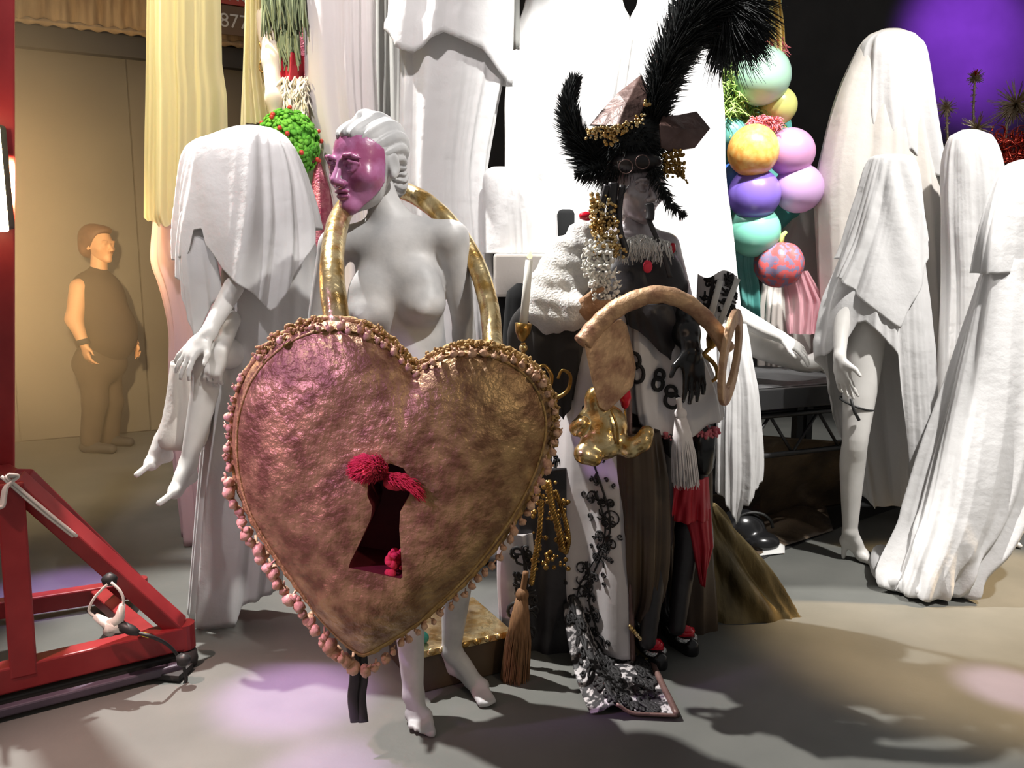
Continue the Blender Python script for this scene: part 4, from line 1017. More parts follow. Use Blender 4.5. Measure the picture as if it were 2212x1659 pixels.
def scrolls(n, W, H, rg, rmin=.012, rmax=.03):
    """curly lace motifs in a W x H strip, as polylines of (x, y) in metres, y down"""
    out = []; ph = rg.uniform(0, 6)
    stem = [(W / 2 + .32 * W * math.sin(ph + y * 11), y) for y in np.linspace(0, H, int(H * 60) + 2)]; out.append(stem)
    for k in range(n):
        y = H * (k + .5) / n + rg.uniform(-.01, .01); x = W / 2 + .32 * W * math.sin(ph + y * 11); sgn = 1 if k % 2 else -1; r = rg.uniform(rmin, rmax)
        out.append(spiral((x + sgn * r, y), r, rg.uniform(1.0, 1.6), 0 if sgn < 0 else math.pi, sgn))
        for j in range(3):
            rr = r * rg.uniform(.35, .6); out.append(spiral((x + rg.uniform(-1, 1) * W * .4, y + rg.uniform(-.02, .02)), rr, 1.1, rg.uniform(0, 6), -sgn, 14))
        for j in range(4):
            a = rg.uniform(0, 6.28); out.append([(x, y), (x + .02 * math.cos(a), y + .02 * math.sin(a)), (x + .032 * math.cos(a + .4), y + .032 * math.sin(a + .4))])
    return out
def lace_on(surf, polys, r=.0026):
    m = MB()
    for pl in polys:
        ps = [surf(x, y) for x, y in pl]
        rr = [r * (1.0 + .7 * abs(math.sin(i * 1.7))) for i in range(len(ps))]
        m.tube(ps, rr, 5, False, .55)
    return m
def coat_surf(th_a, th_b, z0, z1, W, H):
    def f(x, y):
        th = th_a + (th_b - th_a) * x / W; u = (math.radians(th) + math.radians(330)) / math.radians(330 - 104); v = (ctab[0][0] - (z0 + (z1 - z0) * y / H)) / (ctab[0][0] - .04)
        p = cfn(u, v); c = A(np.mean([t[1] for t in ctab]), 2.92, p[2]); return p + unit(p - c) * .006
    return f
m = join(lace_on(coat_surf(-136, -110, 1.12, .06, .17, 1.06), scrolls(15, .17, 1.06, g)), lace_on(coat_surf(-146, -112, .62, .06, .2, .56), scrolls(9, .2, .56, g, .015, .034)), lace_on(coat_surf(-180, -158, .95, .1, .14, .85), scrolls(12, .14, .85, g)))
obj('lace', m, M['lace'], Sub(coat, rq), label='black scrolled lace')
m = MB(); m.tube([cfn(1.0, v) + A(.004, -.004, 0) for v in np.linspace(.3, 1, 40)], .009, 8); obj('edge_piping', m, M['hat_copper'], Sub(coat, rq))
# skirts under the coat
def part_drape(name, rows, Y, mt, seed, hem=None, amp=(.006, .03), depth=.6, ks=(6, 10, 15), th0=0, th1=2 * math.pi, nu=120, nv=40, label=None, crumple=.006, par=None):
    tab = rows_to_tab(rows, Y, depth); m = drape(tab, hem, fold_fn(seed, ks, (1, .7, .4)), amp, nu, nv, seed=seed, crumple=crumple, th0=th0, th1=th1)
    return obj(name, m, M[mt], par or rq, solid=.002, label=label)
part_drape('underskirt', [(720, 1290, 1500), (900, 1280, 1530), (1100, 1300, 1535), (1300, 1320, 1540), (1375, 1320, 1540)], 3.0, 'brown_satin', 81, amp=(.01, .05), label='dark brown satin underskirt')
part_drape('dark_gap_fill', [(1000, 1110, 1260), (1200, 1090, 1275), (1400, 1080, 1280), (1470, 1085, 1270)], 2.86, 'satin_black', 82, amp=(.01, .03), label='added black cloth darkening the gap left of the coat')  # black sheet added to darken the gap beside the coat
wt = rows_to_tab([(690, 1352, 1470), (740, 1346, 1505), (800, 1344, 1535), (870, 1346, 1555), (940, 1362, 1560)], 2.78, .45)
wfn = drape_fn(wt, hem_by_c([(-1, 880), (-.5, 930), (0, 945), (.6, 915), (1, 900)], [(-1, 900), (1, 900)], 2.78), fold_fn(84, (5, 9, 14)), (.015, .05), -math.pi, 0.0)
m = MB(); m.grid(lambda u, v: tuple(wfn(u, v)), 90, 30); ap = obj('apron', m, M['satin_white'], rq, solid=.003, label='white satin apron with black loops')
WG = np.array([wfn(u, v) for u in np.linspace(.05, .95, 60) for v in np.linspace(.05, 1, 20)])
for (cx, cy, rx, ry) in ((1384, 790, 11, 17), (1388, 818, 15, 20), (1441, 822, 10, 11), (1437, 842, 12, 14), (1466, 858, 10, 11), (1468, 880, 14, 16), (1498, 800, 8, 12), (1520, 850, 9, 13)):
    m = MB(); out = []
    for a in np.linspace(0, 6.283, 22):
        p = Q(cx + rx * math.cos(a), cy + ry * math.sin(a), -.26); w_ = WG[np.argmin((WG[:, 0] - p[0]) ** 2 + (WG[:, 2] - p[2]) ** 2)]; out.append(A(p[0], w_[1] - .008, p[2]))
    m.tube(out, .0068, 6, False); obj('black_loop', m, M['lace'], Sub(ap, rq))
part_drape('black_backing', [(640, 1150, 1275), (690, 1105, 1275), (760, 1098, 1262), (850, 1130, 1245), (905, 1165, 1235)], 2.80, 'black_wall', 86, hem=hem_by_c([(-1, 760), (-.4, 830), (0, 880), (.5, 905), (1, 860)], [(-1, 760), (1, 860)], 2.80), amp=(.004, .02), depth=.35, label='black backing cloth behind the candlestick')  # black cloth put in so the area behind the candlestick reads black
part_drape('skirt_front', [(930, 1335, 1425), (1050, 1336, 1440), (1200, 1336, 1440), (1290, 1344, 1424), (1335, 1348, 1398)], 2.68, 'brown_satin', 87, amp=(.006, .03), depth=.8)
part_drape('black_sash', [(655, 1346, 1456), (700, 1344, 1466), (770, 1380, 1462)], 2.76, 'satin_black', 85, hem=hem_by_c([(-1, 690), (-.4, 725), (0, 755), (.5, 775), (.62, 770), (1, 690)], [(-1, 700), (1, 700)], 2.76), depth=.8, amp=(.004, .02), label='black draped sash')
# legs, boots and shoes
s = Sdf(.008)
for a, b in (((1448, 940, -.06), (1398, 1385, -.22)), ((1512, 935, -.02), (1462, 1355, -.12))):
    K, N_ = Q(*a), Q(*b); s.cone(K, K * .5 + N_ * .5, .045, .045, k=.02); s.cone(K * .5 + N_ * .5, N_, .045, .03, k=.02)
obj('leggings', s.mesh(), M['satin_black'], rq)
for (x, y, fl) in ((1450, 982, 0), (1518, 976, 0)):
    m = MB(); c = Q(x, y, -.08); m.lathe(c - A(0, 0, .075), [(.030, 0), (.040, .02), (.044, .08), (.046, .14), (.040, .145), (.03, .14)], 18); bo = obj('boot_cuff', m, M['gloss_black'], rq)
    m = MB()
    for _ in range(120):
        a = g.uniform(0, 6.283); b = c + A(.046 * math.cos(a), .046 * math.sin(a), .07); m.ball(b + A(g.uniform(-.008, .008), g.uniform(-.008, .008), g.uniform(-.008, .014)), g.uniform(.004, .009), 5, 4)
    obj('fluff_trim', m, M['fringe_pink'], Sub(bo, rq), kind='stuff')
for (hx, hy, tx, ty, d) in ((1368, 1378, 1424, 1430, 0), (1436, 1352, 1492, 1400, 0)):
    he = G(hx, hy + 22); tp = G(tx, ty + 12); dr = unit(tp - he); sd_ = A(dr[1], -dr[0], 0)
    s = Sdf(.006); s.cone(he + A(0, 0, .085), tp - dr * .07 + A(0, 0, .045), .034, .034, k=.02); s.cone(tp - dr * .07 + A(0, 0, .04), tp + A(0, 0, .032), .036, .028, k=.02); s.cone(tp - dr * .08 + A(0, 0, .012), tp + A(0, 0, .012), .034, .03, k=.008); s.cone(he + A(0, 0, .08), he + A(0, 0, .01), .024, .014, k=.01); s.cone(he + A(0, 0, .1), he + A(0, .0, .2), .036, .036, k=.03)
    sh = obj('shoe', s.mesh(), M['gloss_black'], rq, label='black court shoe with red jewel')
    m = MB(); c = tp - dr * .035 + A(0, 0, .068); m.ball(c, (.034, .030, .026), 10, 7, bump=.15, rg=g); m.ball(c + A(0, -.014, .012), (.022, .016, .020), 8, 6, bump=.2, rg=g); obj('jewel', m, M['gem_red'], Sub(sh, rq))
    m = MB()
    for a in np.linspace(-.3, math.pi + .3, 22): m.ball(tp - dr * .028 + A(0, 0, .050) - sd_ * .034 * math.cos(a) + dr * .030 * math.sin(a), .009, 6, 4)
    obj('silver_band', m, M['silver_glitter'], Sub(sh, rq))
m = MB()
for k in range(16): m.ball(Q(1358 + k * 1.9, 1345 + k * 2.2 + g.uniform(-2, 2), -.20) + A(0, -.03, 0), g.uniform(.005, .009), 6, 4)
obj('gold_sequins', m, M['gold'], rq, kind='stuff')
# red cloths
m = sheet([(1030, 1440), (1120, 1420)], [(1030, 1530), (1120, 1538)], 2.74, .05, 3, .012, 4, 40, 20); obj('red_cloth', m, M['red_cloth'], rq, solid=.003, label='crimson cloth')
m = sheet([(1100, 1475), (1160, 1490), (1260, 1512)], [(1100, 1535), (1180, 1540), (1260, 1520)], 2.74, .03, 2, .01, 6, 30, 30); obj('red_cloth', m, M['red_cloth'], rq, solid=.003)
# gold train spread on the floor behind
tt = rows_to_tab([(1088, 1522, 1546), (1150, 1500, 1590), (1230, 1488, 1652), (1300, 1480, 1710), (1352, 1476, 1742)], 3.12, .55)
m = drape(tt, None, fold_fn(91, (4, 7, 9, 14), (1, 1, .6, .3)), (.008, .06), 160, 60, seed=91, crumple=.04, start=0, twist=.5); obj('gold_train', m, M['gold_cloth'], rq, solid=.003, label='tarnished gold cloth train')
# black lace panel of the coat trailing forward on the floor
C00, C10, C01, C11 = G(1215, 1415), G(1405, 1432), G(1275, 1548), G(1462, 1556)
def trail(u, v):
    p = (C00 * (1 - u) + C10 * u) * (1 - v) + (C01 * (1 - u) + C11 * u) * v
    z = .012 + .085 * math.exp(-((u - .16 - .12 * v) / .13) ** 2) * (1 - .65 * v) + .16 * (1 - v) ** 4 * (1 - u) ** 2 + .012 * math.sin(9 * u + 5 * v) * (1 - v)
    return A(p[0], p[1], max(z, .008))
m = MB(); m.grid(lambda u, v: tuple(trail(u, v)), 60, 40); M['lace_net_shaded'] = mat('black_lace_net_shaded', (.02, .018, .02), (.50, .47, .47), 42, .6, lo=.50, hi=.60)  # lace pattern, made darker to put cast shadow into the colour
tl = obj('floor_tail', m, M['lace_net_shaded'], rq, solid=.004, label='coat tail lying on the floor')
mm = lace_on(lambda x, y: trail(min(max(.05 + x * 2.7, 0), 1), min(max(y * 3.6, 0), 1)) + A(0, 0, .007), [[(x + .00, y) for x, y in pl] for pl in scrolls(7, .1, .26, g, .012, .026)] + [[(x + .12, y) for x, y in pl] for pl in scrolls(9, .1, .27, g, .016, .03)] + [[(x + .22, y) for x, y in pl] for pl in scrolls(8, .1, .27, g, .016, .03)], .0048)
obj('lace', mm, M['lace'], Sub(tl, rq))
m = MB(); m.tube([trail(1.0, v) + A(0, 0, .006) for v in np.linspace(.1, 1, 20)], .011, 8); m.tube([trail(u, 1.0) + A(0, 0, .004) for u in np.linspace(.3, 1, 20)], .006, 8); obj('edge_piping', m, M['hat_copper'], Sub(tl, rq))
m = MB(); m.grid(lambda u, v: tuple(G(1300 + 110 * u + 20 * v, 1400 + 28 * v + 14 * math.sin(3 * u)) + A(0, 0, .05 - .03 * v + .01 * u)), 20, 8); obj('gold_flap', m, M['gold_cloth'], rq, solid=.004)
# ---- hat
s = Sdf(.008); s.ell(Q(1352, 318, .04), (.115, .12, .085), k=.03); s.ell(Q(1372, 290, .04), (.10, .10, .07), k=.03); s.ell(Q(1342, 350, .06), (.11, .11, .07), k=.03)
hat = obj('hat_crown', s.mesh(lambda X, D: D + .004 * np.sin(90 * X[..., 0]) * np.sin(80 * X[..., 2])), M['feather_black'], rq, label='black fuzzy hat crown')
def flap(pts, name):
    m = MB(); c = np.mean(pts, axis=0) + A(0, -.035, 0); n = len(pts); V = list(pts) + [c] + [p + A(0, .014, 0) for p in pts] + [c + A(0, .014, 0)]
    Fc = [(i, (i + 1) % n, n) for i in range(n)] + [((i + 1) % n + n + 1, i + n + 1, 2 * n + 1) for i in range(n)] + [(i, i + n + 1, (i + 1) % n + n + 1, (i + 1) % n) for i in range(n)]
    m.add(V, Fc); return obj(name, m, M['hat_copper'], rq, smooth=False, bevel=.003, label='brown copper leather hat flap')
flap([Q(1274, 270, -.06), Q(1300, 238, -.02), Q(1335, 200, .0), Q(1386, 160, .03), Q(1402, 195, -.02), Q(1393, 226, -.06), Q(1377, 258, -.1), Q(1335, 272, -.12)], 'hat_flap')
flap([Q(1424, 268, -.08), Q(1432, 250, -.04), Q(1465, 248, .0), Q(1505, 240, .03), Q(1535, 277, .0), Q(1518, 298, -.04), Q(1502, 319, -.06), Q(1450, 328, -.08), Q(1428, 318, -.1)], 'hat_flap')
def plume(path, widths, n, rg, curl=.5, r=.0016, back=.35):
    ps = catmull(path, 60); m = MB(); m.tube(ps, [.006 * (1 - .8 * i / 60) for i in range(61)], 6)
    Pt = []; Rr = []
    for _ in range(n):
        i = rg.randrange(0, 60); t = unit(ps[i + 1] - ps[i]); wv = np.interp(i / 60, np.linspace(0, 1, len(widths)), widths) * rg.uniform(.55, 1.1)
        d = unit(np.cross(t, A(rg.uniform(-1, 1), rg.uniform(-1, 1), rg.uniform(-1, 1)))); e = ps[i] + (d * .8 + t * curl) * wv + A(0, 0, -back * wv * rg.random())
        Pt.append([ps[i], (ps[i] + e) / 2 + d * wv * .12, e]); Rr.append([r * 1.6, r * 1.3, r * .3])
    m.strands(Pt, Rr); return m
obj('plume', plume([Q(1300, 360, 0), Q(1262, 320, -.02), Q(1236, 270, -.02), Q(1228, 220, 0), Q(1240, 172, .02)], (.085, .07, .06, .045, .03), 2200, g, 1.0), M['feather_black'], rq, label='black feather plume curling up', kind='stuff')
obj('plume', plume([Q(1405, 270, 0), Q(1425, 190, 0), Q(1455, 110, 0), Q(1500, 40, 0), Q(1545, 0, 0), Q(1580, 10, -.02), Q(1592, 70, -.03)], (.08, .10, .12, .19, .21, .17, .10), 5200, g, .7, .0018, .6), M['feather_black'], rq, label='tall black feather plume', kind='stuff')
obj('plume', plume([Q(1430, 190, .05), Q(1455, 100, .06), Q(1480, 20, .06), Q(1500, -60, .06)], (.05, .07, .09, .1), 1500, g), M['feather_black'], rq, kind='stuff')
obj('plume', plume([Q(1410, 360, -.08), Q(1432, 410, -.10), Q(1452, 445, -.1), Q(1478, 466, -.1)], (.05, .04, .03, .02), 300, g), M['feather_black'], rq, kind='stuff')
obj('plume', plume([Q(1305, 370, -.06), Q(1275, 372, -.08), Q(1245, 376, -.08)], (.06, .05, .02), 300, g), M['feather_black'], rq, kind='stuff')
m = MB(); Pt = []; Rr = []
for _ in range(2600):
    a, z = g.uniform(0, 6.283), g.uniform(-1, 1); q = A(math.sqrt(1 - z * z) * math.cos(a), math.sqrt(1 - z * z) * math.sin(a), z)
    b = Q(1350, 322, .04) + q * A(.10, .115, .10); e = b + q * g.uniform(.02, .06) + A(g.uniform(-.02, .02), 0, -.02)
    Pt.append([b, (b + e) / 2 + A(0, 0, .008), e]); Rr.append([.0022, .0018, .0004])
m.strands(Pt, Rr)
obj('down', m, M['feather_black'], Sub(hat, rq), kind='stuff')
def beads(n, fn, r0, r1, nu=7, nv=5):
    m = MB()
    for k in range(n): m.ball(fn(k), g.uniform(r0, r1), nu, nv)
    return m
hb = catmull([Q(1272, 292, -.14), Q(1300, 286, -.17), Q(1335, 282, -.18), Q(1362, 268, -.17), Q(1388, 256, -.14)], 80)
obj('gold_beading', join(beads(130, lambda k: hb[k % 80] + A(g.uniform(-.012, .012), g.uniform(-.015, .0), g.uniform(-.016, .016)), .003, .0065), beads(26, lambda k: Q(1310 + g.uniform(-8, 26), 290 + g.uniform(0, 28), -.18), .004, .007), beads(5, lambda k: Q(1398 + g.uniform(-5, 5), 222 + g.uniform(-8, 8), -.12), .006, .009)), M['gold'], Sub(hat, rq), kind='stuff', label='gold hat beading')
m = MB()
for k in range(9):
    a = Q(1435, 335 + k * 5, -.06); e = Q(g.uniform(1460, 1492), 322 + k * 9 + g.uniform(-6, 6), -.1); ps = catmull([a, (a + e) / 2 + A(0, 0, g.uniform(-.01, .02)), e], 14); m.tube(ps, .0022, 5)
    for p in ps[::1]: m.ball(p + A(g.uniform(-.004, .004), 0, g.uniform(-.005, .005)), g.uniform(.003, .0065), 6, 4)
for k in range(50): m.ball(Q(g.uniform(1432, 1466), g.uniform(330, 384), -.08), g.uniform(.003, .007), 6, 4)
obj('bead_spray', m, M['gold_dark'], Sub(hat, rq), kind='stuff', label='gold bead sprays')
# spectacle rings and ribbons over the face
for (x, y, r) in ((1352, 360, 15), (1388, 350, 15)):
    m = MB(); m.tube([Q(x + r * math.cos(a), y + r * math.sin(a), -.15) for a in np.linspace(0, 6.283, 24)], .0014, 6, False); obj('spectacle_ring', m, M['hat_copper'], rq)
s = Sdf(.006); s.ell(Q(1374, 352, -.05), (.085, .075, .036), k=.02); obj('half_mask', s.mesh(), M['satin_black'], rq, label='black half mask')
for path, wd_ in ((((1345, 400), (1338, 450), (1340, 500), (1352, 540), (1348, 552)), .010), (((1325, 395), (1322, 440), (1318, 490)), .016), (((1312, 400), (1300, 445), (1296, 470)), .012), (((1402, 440), (1405, 458), (1403, 474)), .014), (((1400, 470), (1412, 500), (1432, 545), (1448, 600)), .008), (((1358, 400), (1330, 450), (1312, 500)), .006)):
    m = MB(); m.tube(catmull([Q(x, y, -.15 - .03 * k / 4) for k, (x, y) in enumerate(path)], 16), wd_, 6, True, .3); obj('ribbon', m, M['satin_black'], rq)
# bead cluster over the shoulder
def along(pts):
    c = catmull([Q(*p) for p in pts], 100)
    return lambda t: c[int(t * 99)]
gl = along([(1284, 432, -.14), (1290, 470, -.15), (1300, 510, -.17), (1312, 545, -.18)]); cl = along([(1300, 530, -.18), (1296, 570, -.2), (1312, 605, -.22), (1316, 650, -.22)])
obj('gold_bead_cluster', join(beads(240, lambda k: gl(k / 240) + A(g.uniform(-.04, .04) * (.3 + .7 * k / 240), g.uniform(-.03, .02), g.uniform(-.02, .02)), .004, .0095), beads(60, lambda k: gl(g.random()) + A(.02 + g.uniform(0, .04), -.02, g.uniform(-.03, .03)) * A(1, 1, 1), .004, .008)), M['gold'], rq, kind='stuff', label='gold bead shoulder cluster')
m = beads(260, lambda k: cl(k / 260) + A(g.uniform(-.055, .035), g.uniform(-.03, .02), g.uniform(-.03, .03)), .004, .0085)
for k in range(90):
    c = cl(g.random()) + A(g.uniform(-.06, .04), -.02, g.uniform(-.03, .03)); d = unit(A(g.uniform(-1, 1), g.uniform(-1, 0), g.uniform(-1, 1))); m.tube([c - d * .011, c, c + d * .011], [.0005, .005, .0005], 4, False)
obj('crystal_cluster', m, M['crystal'], rq, kind='stuff', label='crystal bead cluster')
m = MB(); m.ball(Q(1266, 467, -.12), (.026, .016, .015), 10, 7, bump=.15, rg=g); obj('red_rose', m, M['gem_red'], rq); m = MB(); m.ball(Q(1452, 536, -.06), (.014, .014, .018), 8, 6, bump=.15, rg=g); obj('red_rose', m, M['gem_red'], rq)
# white tassel at the front
def tassel(root, name, top, knot, bot, r, mt, n, label=None, rk=.5):
    m = MB(); m.tube(catmull([top, knot], 6), r * .22, 8); m.ball(knot, (r * rk, r * rk, r * rk * 1.1), 10, 8)
    L_ = bot - knot; 
    m.tube([knot, knot + L_ * .3, knot + L_ * .75], [r * .4, r * .75, r * .95], 14)
    for _ in range(n):
        a = g.uniform(0, 6.283); q = math.sqrt(g.random()) * r; m.tube([knot + L_ * .12 + A(q * .45 * math.cos(a), q * .45 * math.sin(a), 0), knot + L_ * .55 + A(q * .95 * math.cos(a), q * .95 * math.sin(a), 0), knot + L_ * g.uniform(.9, 1.06) + A(q * 1.1 * math.cos(a), q * 1.1 * math.sin(a), 0)], [.003, .003, .0012], 3, False)
    return obj(name, m, mt, root, label=label)
tassel(rq, 'tassel', Q(1466, 860, -.28), Q(1470, 895, -.28), Q(1482, 1045, -.28), .042, M['tassel_white'], 420, 'large white tassel')
# gold ropes and brown tassel at the left hip
def rope(root, path, r, name='rope', twist=26, label=None):
    ps = catmull(path, 70); m = MB(); t0 = unit(ps[1] - ps[0])
    for k in range(3):
        o = []
        for i, p in enumerate(ps):
            t = unit(ps[min(i + 1, 70)] - ps[max(i - 1, 0)]); x = unit(np.cross(t, A(.3, 1, .1))); y = np.cross(t, x); a = twist * i / 70 * 2 + k * 2.094
            o.append(p + r * .55 * (math.cos(a) * x + math.sin(a) * y))
        m.tube(o, r * .62, 6)
    return obj(name, m, M['gold_dark'], root, label=label)
rope(rq, [Q(1185, 1040, -.25), Q(1192, 1090, -.26), Q(1206, 1140, -.26), Q(1216, 1190, -.26)], .011)
rope(rq, [Q(1170, 1080, -.26), Q(1165, 1150, -.27), Q(1155, 1210, -.27), Q(1148, 1262, -.27)], .009)
rope(rq, [Q(1200, 1060, -.24), Q(1220, 1120, -.25), Q(1228, 1165, -.25), Q(1222, 1195, -.25)], .008)
tassel(rq, 'tassel', Q(1136, 1235, -.27), Q(1128, 1285, -.27), Q(1112, 1470, -.27), .046, M['tassel_brown'], 420, 'brown silk tassel')
m = MB()
for _ in range(80): m.ball(Q(g.uniform(1150, 1228), g.uniform(1040, 1230), -.25 + g.uniform(-.02, .02)), g.uniform(.004, .010), 6, 5)
obj('gold_charms', m, M['gold_dark'], rq, kind='stuff')
m = lace_on(lambda x, y: Q(1085 + x * 900, 1180 + y * 1000, -.16 - .02 * math.sin(20 * x)), scrolls(6, .07, .2, g, .012, .024), .005); obj('lace', m, M['lace'], rq)
part_drape('coat_side', [(1150, 1078, 1150), (1250, 1076, 1150), (1400, 1085, 1140)], 2.78, 'coat', 95, amp=(.004, .015), depth=.4, ks=(4, 7))

# ---------------------------------------------------------------- things she carries
YK = 2.52
rk = Root('giant_key', 'giant copper-gold key with arched shaft held by the queen costume', 'key', P(1420, 760, YK))
def K(px, py, d=0.0): return P(px, py, YK + d)
sh = catmull([K(1258, 742, -.02), K(1290, 703, 0), K(1340, 662, .0), (K(1415, 636, .0)), K(1480, 652, .02), K(1535, 700, .06), K(1572, 756, .08)], 60)
m = MB(); m.tube(sh, [.031 - .006 * i / 60 + .0012 * math.sin(i * 1.1) for i in range(61)], 18); obj('shaft', m, M['copper_key'], rk)
m = MB(); m.slab([K(1264, 742, -.03), K(1300, 716, .0), K(1338, 688, .03), K(1352, 702, .05), K(1366, 760, .06), K(1372, 795, .06), K(1366, 836, .05), K(1340, 862, .03), K(1312, 888, .0), K(1297, 878, -.02), K(1280, 820, -.03)], A(-.45, -.9, -.05), .028); obj('bit', m, M['copper_key'], rk, smooth=False, bevel=.006, label='flat bit of the key')
bc = K(1578, 772, .10); wdv = unit(A(.45, .88, 0)); bn = unit(np.cross(wdv, A(0, 0, 1)))
m = MB(); n = 56
rings = []
for (a_, b_, o_) in ((.130, .158, -.009), (.130, .158, .009), (.078, .106, .009), (.078, .106, -.009)):
    rings.append([bc + wdv * a_ * math.cos(t) + A(.012 * math.sin(t), 0, b_ * math.sin(t)) + bn * o_ for t in np.linspace(0, 6.2832, n, endpoint=False)])
V = [p for r_ in rings for p in r_]; m.add(V, [(k * n + i, k * n + (i + 1) % n, ((k + 1) % 4) * n + (i + 1) % n, ((k + 1) % 4) * n + i) for k in range(4) for i in range(n)])
obj('bow', m, M['copper_key'], rk, smooth=False, bevel=.004, label='oval ring bow of the key')

def candlestick(label, base, top, scr, Y, cup, r=.014, group='candlesticks'):
    rt = Root('candlestick', label, 'candlestick', cup, group)
    m = MB(); m.tube([base, base * .5 + top * .5, top], [r, r * .95, r * .85], 14); ca = obj('candle', m, M['wax'], rt)
    d = unit(top - base); m = MB(); m.lathe(base - d * .03, [(.0, -.01), (.012, -.005), (.024, .02), (.028, .05), (.022, .052), (.016, .04)], 16, d); obj('cup', m, M['gold_dark'], rt)
    for k, pth in enumerate(scr):
        m = MB(); m.tube(catmull([P(x, y, Y + dd) for x, y, dd in pth], 36), [.0085 * (1 - .5 * i / 36) for i in range(37)], 8); obj('scroll_arm', m, M['gold_dark'], rt)
    return rt, ca
YS = 2.62
c1, ca = candlestick('gold candlestick with white candle left of the queen costume', P(1130, 712, YS), P(1143, 562, YS), [[(1131, 740, 0), (1130, 790, 0), (1135, 830, 0), (1150, 850, 0)], [(1150, 850, 0), (1180, 845, 0), (1192, 815, 0), (1176, 790, 0), (1160, 800, 0), (1166, 818, 0)], [(1150, 850, 0), (1190, 862, 0), (1225, 845, 0), (1232, 812, 0), (1215, 800, 0), (1205, 818, 0)], [(1150, 850, 0), (1160, 878, 0), (1185, 885, 0), (1198, 868, 0)]], YS, P(1131, 735, YS))
m = MB(); m.lathe(P(1144, 560, YS), [(.0, 0), (.007, .004), (.009, .012), (.005, .022), (.0, .028)], 12); fl = obj('flame_bulb', m, M['flame'], Sub(ca, c1), label='small yellow flame bulb')
m = MB(); m.tube(catmull([P(1128, 700, YS), P(1116, 712, YS), P(1120, 722, YS)], 8), .002, 5); obj('wire', m, M['white_plastic'], c1)
m = MB()
for (x, y, r) in ((1131, 752, .015), (1131, 770, .010), (1150, 850, .014), (1166, 870, .012), (1198, 866, .012)): m.ball(P(x, y, YS), r, 10, 8)
obj('knops', m, M['gold'], c1, kind='stuff')
YS2 = 2.74
c2, ca = candlestick('gold candlestick with tilted white candle beside the key bow', P(1542, 730, YS2), P(1594, 602, YS2), [[(1540, 745, 0), (1520, 765, 0), (1500, 790, 0), (1498, 830, 0)], [(1520, 765, 0), (1545, 790, 0), (1548, 815, 0), (1530, 825, 0), (1522, 808, 0)], [(1500, 790, 0), (1475, 800, 0), (1468, 830, 0), (1488, 848, 0), (1505, 838, 0)]], YS2, P(1535, 740, YS2), .011)
m = MB(); m.tube([P(1530, 700, YS2 + .03), P(1556, 606, YS2 + .03)], [.012, .0105], 12); o = obj('taper_candle', m, M['wax'], c2)
# lace cuff standing up behind the candle
rt = Root('lace_cuff', 'upright white cuff with black lace scrolls behind the tilted candle', 'cuff', P(1550, 690, 2.82))
cf = lambda u, v: P(1508 + 84 * u - 6 * v, 592 + 105 * v + 8 * math.sin(7 * u), 2.84 - .05 * math.sin(3.1 * u))
m = MB(); m.grid(lambda u, v: tuple(cf(u, v)), 30, 20); cu = obj('cuff', m, M['satin_white'], rt, solid=.004)
m = lace_on(lambda x, y: cf(min(max(x / .13, 0), 1), min(max(y / .17, 0), 1)) + A(0, -.006, 0), [[(x, y) for x, y in pl] for pl in scrolls(4, .06, .17, g, .008, .016)] + [[(x + .065, y) for x, y in pl] for pl in scrolls(4, .06, .17, g, .008, .016)], .004); obj('lace', m, M['lace'], Sub(cu, rt))
# shiny gold cherub figure
YG = 2.56
rg_ = Root('gold_cherub', 'shiny gold chubby cherub figure hanging below the key bit', 'figurine', P(1310, 1000, YG))
def U(px, py, d=0): return P(px, py, YG + d)
s = Sdf(.005); s.ell(U(1286, 866), (.036, .036, .048), k=.02); s.ell(U(1308, 925), (.072, .06, .08), k=.03); s.ell(U(1300, 960, -.02), (.06, .055, .05), k=.03)
s.path([U(1268, 900), U(1248, 925, -.03), U(1258, 915, -.05)], [.026, .024, .02], k=.015); s.path([U(1278, 955, -.03), U(1262, 980, -.06), U(1283, 990, -.07)], [.034, .03, .026], k=.015)
s.path([U(1330, 955, -.02), U(1362, 968, -.04), U(1388, 955, -.05), U(1397, 935, -.05)], [.034, .03, .027, .024], k=.015)
obj('cherub_body', s.mesh(), M['gold'], rg_)
m = MB(); m.tube(catmull([U(1320, 885, -.06), U(1332, 920, -.075), U(1335, 960, -.07)], 10), .004, 6); obj('cord', m, M['gold_dark'], rg_)
rt = Root('red_jewel_pendant', 'red teardrop jewel pendant hanging beside the key bit', 'pendant', P(1352, 870, 2.6))
m = MB(); m.lathe(P(1350, 885, 2.60), [(0, 0), (.012, .01), (.02, .04), (.016, .065), (.006, .085), (0, .09)], 14); obj('jewel', m, M['gem_red'], rt); m = MB(); m.tube([P(1350, 885, 2.6), P(1353, 930, 2.6)], .004, 6); obj('stem', m, M['gold_dark'], rt)
